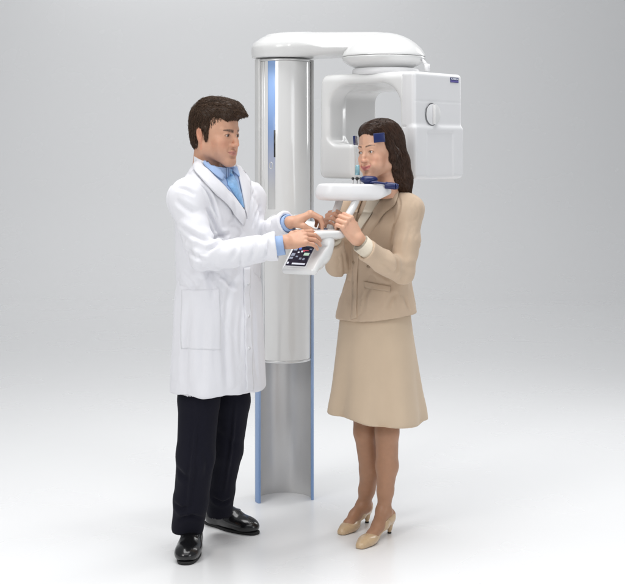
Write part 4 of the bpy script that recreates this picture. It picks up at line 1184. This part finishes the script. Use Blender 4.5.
# near hand: grips the near post; far hand: grips the far post
WnW = g(357.5, 239, -.105)
hand(Fh, WnW, nrm([-.52, -.22, .83]), nrm([.50, -.84, .15]), False, [(62, 62, 35), (64, 64, 36), (64, 64, 36), (62, 62, 34)],
     [(.02, .026, -.014), (.050, .044, -.026), (.076, .042, -.044), (.094, .026, -.058)], .93, forearm=WnW - nrm(w_wr_n - w_el_n) * .08)
WfW = g(333.5, 232, .09)
hand(Fh, WfW, nrm([-.30, -.62, .72]), nrm([-.80, .20, .35]), True, [(66, 66, 38), (68, 68, 38), (68, 68, 38), (66, 66, 36)],
     [(.02, .026, -.014), (.050, .040, -.026), (.072, .036, -.046), (.086, .020, -.060)], .93, forearm=WfW - nrm(w_wr_f - w_el_f) * .08)
hv, hf = Fh.mesh()
Fb = Field((-0.0, -0.16, 0.40), (0.50, 0.44, 1.52), 0.009)
Fb.loft([(z, cx, cy, rx - .03, ry - .03) for z, cx, cy, rx, ry in rowsW[1:8]], -38, 0, 'u')
Fb.loft([(z, cx, cy, rx - .05, ry - .04) for z, cx, cy, rx, ry in sk[3:6]], -38, .03, 'u')
Fb.cone(hoW + RWm @ np.array([0, .035, -.10]), np.array([wc(386), .19, 1.42]), .044, .055, .03)
Fb.chain([w_sh_n, w_el_n, WnW], [.038, .030, .018], .02); Fb.chain([w_sh_f, w_el_f, WfW], [.038, .030, .018], .02)
Fb.chain([np.array([wc(384), .18, .85]), g(386.5, 428, .20)], [.080, .046], .03); Fb.chain([np.array([wc(367), .26, .85]), g(365.5, 428, .30)], [.080, .046], .03)
bv, bf = Fb.mesh()
allV, allF = fcat([(wt(v), f), (hv, hf), (bv, bf), (lv, lf)])
cols = np.concatenate([col_h, hand_colour(hv, SKW), np.where(bv[:, 2:3] < .95, STK[None], np.array(SKW)[None]), np.tile(STK, (len(lv), 1))])
body_w = mk('body', allV, allF, M['skin_w'], wom, col=cols)
for s in (-1, 1):
    ev, ef, ec = eye_mesh(nrm([-.35, -1, .02]), .0124)
    mk('eye', wt(ev + np.array([s * .031, -.0765, -.0005])), ef, M['eye'], body_w, col=ec)
cuff(w_wr_n + nrm(WnW - w_wr_n) * .034, WnW - w_wr_n + (w_wr_n - w_el_n) * .3, .036, .03, M['blouse'], wom, 'blouse_cuff', fl=1.08)
cuff(w_wr_f + nrm(WfW - w_wr_f) * .02, w_wr_f - w_el_f, .034, .03, M['blouse'], wom, 'blouse_cuff')

# pumps ---------------------------------------------------------------
def pump(heel, toe):
    L = np.linalg.norm(toe - heel); fd = nrm(toe - heel); a = math.degrees(math.atan2(fd[0], -fd[1]))
    Fp = Field((-.06, -L - .01, -.002), (.06, .05, .15), .0028)
    hz_ = .070
    Fp.ell((0, -.012, hz_ + .006), (.030, .038, .028)); Fp.chain([(0, -.01, hz_), (0, -.07, .055), (0, -.13, .022)], [.028, .029, .022], .02)
    Fp.ell((0, -L + .080, .020), (.038, .058, .024), .02); Fp.ell((0, -L + .034, .012), (.021, .038, .014), .03); Fp.box((0, -L + .012, .008), (.013, .012, .007), .005, .025)
    # foot opening
    Fp.ell((0, -.070, .108), (.034, .084, .041), .006, 's', rotx(26)); Fp.cone((0, -.012, .088), (0, -.012, .14), .026, .03, .004, 's')
    Fp.cone((0, -.10, .062), (0, -.128, .056), .024, .017, .006, 's')
    Fp.ell((0, -.065, -.004), (.06, .068, .045), .006, 's')
    Fp.box((0, -L / 2, -.05), (.2, .3, .0515), .001, .003, 's')
    Fp.chain([(0, .010, .050), (0, .006, .022), (0, .004, .0075)], [.019, .0088, .0066], .012)
    Rr = rotz(a); V, F = Fp.mesh(); o = mk('shoe', V, F, M['pump'], wom, M=Rr, t=heel)
    V, F = lathe([(0, 0), (.0085, 0), (.0088, .006), (0, .006)], 16, (0, .004, 0)); mk('heel_tip', V, F, M['sole'], o, M=Rr, t=heel)
    return o
pump(heelN, toeN); pump(heelF, toeF)

# hair ---------------------------------------------------------------
Hh = Field((-.13, -.15, -.26), (.13, .20, .17), .003)
Hh.ell((0, .018, .052), (.0785, .0965, .083)); Hh.ell((0, .045, -.01), (.072, .070, .10), .03)
Hh.ell((0, -.032, .086), (.060, .054, .036), .03)
Hh.chain([(0, .070, -.06), (.01, .082, -.13), (.02, .080, -.185)], [.060, .048, .022], .04)
Hh.chain([(.042, .060, -.06), (.045, .068, -.13), (.050, .088, -.222)], [.040, .031, .011], .03)
Hh.chain([(-.045, .065, -.06), (-.045, .075, -.13)], [.042, .036], .03)
Hh.ell((0, -.132, .000), (.078, .078, .094), .010, 's')
Hh.ell((0, -.100, -.060), (.15, .105, .088), .008, 's')
Hh.box((0, -.10, -.16), (.15, .115, .12), .02, .01, 's')
for s in (-1, 1): Hh.chain([(s * .064, -.034, .060), (s * .073, -.016, .02), (s * .076, .004, -.012), (s * .069, -.001, -.04), (s * .058, .022, -.075), (s * .05, .055, -.12)], [.010, .012, .015, .013, .014, .02], .014)
v, f = Hh.mesh(1); n_ = vert_normals(v, f)
def dir_w(P):
    x, y, z = P[:, 0], P[:, 1], P[:, 2]
    t = np.clip((z - .06) / .06, 0, 1)[:, None]
    a = np.stack([np.sign(x + .012) * 1.0, .45 + 0 * x, -.3 + 0 * x], 1)
    b = np.stack([0 * x, .30 * (z > -.02) + 0 * x, -1 + 0 * x], 1)
    return a * t + b * (1 - t)
v = v + n_ * (.0010 * vnoise(v, (90, 90, 12), 4))[:, None]
SV, SF, ST = strands(Hh, v, dir_w, 10000, 13, .0085, .0007, 6, .0026, wob=.045)
HV, HF = fcat([(v, f), (SV, SF)]); tn_ = np.r_[np.full(len(v), .55), ST]
mk('hair', wt(HV), HF, M['hair_w'], body_w, col=tn_[:, None] * np.array([.066, .033, .020]))

# temple band of the head support: clear strip round the forehead with two navy pads (part of the machine)
def band_pt(a, r=1.0, z=.052):
    return wt(np.array([[.0880 * r * math.sin(a), .006 - .106 * r * math.cos(a), z]]))[0]
def band(a0, a1, z0, z1, r0, r1, n, name, m, par):
    V = []; F = []
    for i in range(n + 1):
        a = math.radians(a0 + (a1 - a0) * i / n)
        V += [band_pt(a, r0, z0), band_pt(a, r1, z0), band_pt(a, r1, z1), band_pt(a, r0, z1)]
    for i in range(n):
        for j in range(4): F.append((4 * i + j, 4 * i + (j + 1) % 4, 4 * i + 4 + (j + 1) % 4, 4 * i + 4 + j))
    F += [(0, 1, 2, 3), (4 * n + 3, 4 * n + 2, 4 * n + 1, 4 * n)]
    o = recalc(mk(name, np.array(V), F, m, par)); bevel(o, .0012, 2, 50); return o
band(-62, 62, .030, .066, 1.03, 1.05, 30, 'temple_band', M['clear'], sup)
band(36, 60, .034, .072, 1.06, 1.16, 10, 'temple_pad', M['navy'], sup)
band(-60, -38, .034, .072, 1.06, 1.16, 10, 'temple_pad', M['navy'], sup)
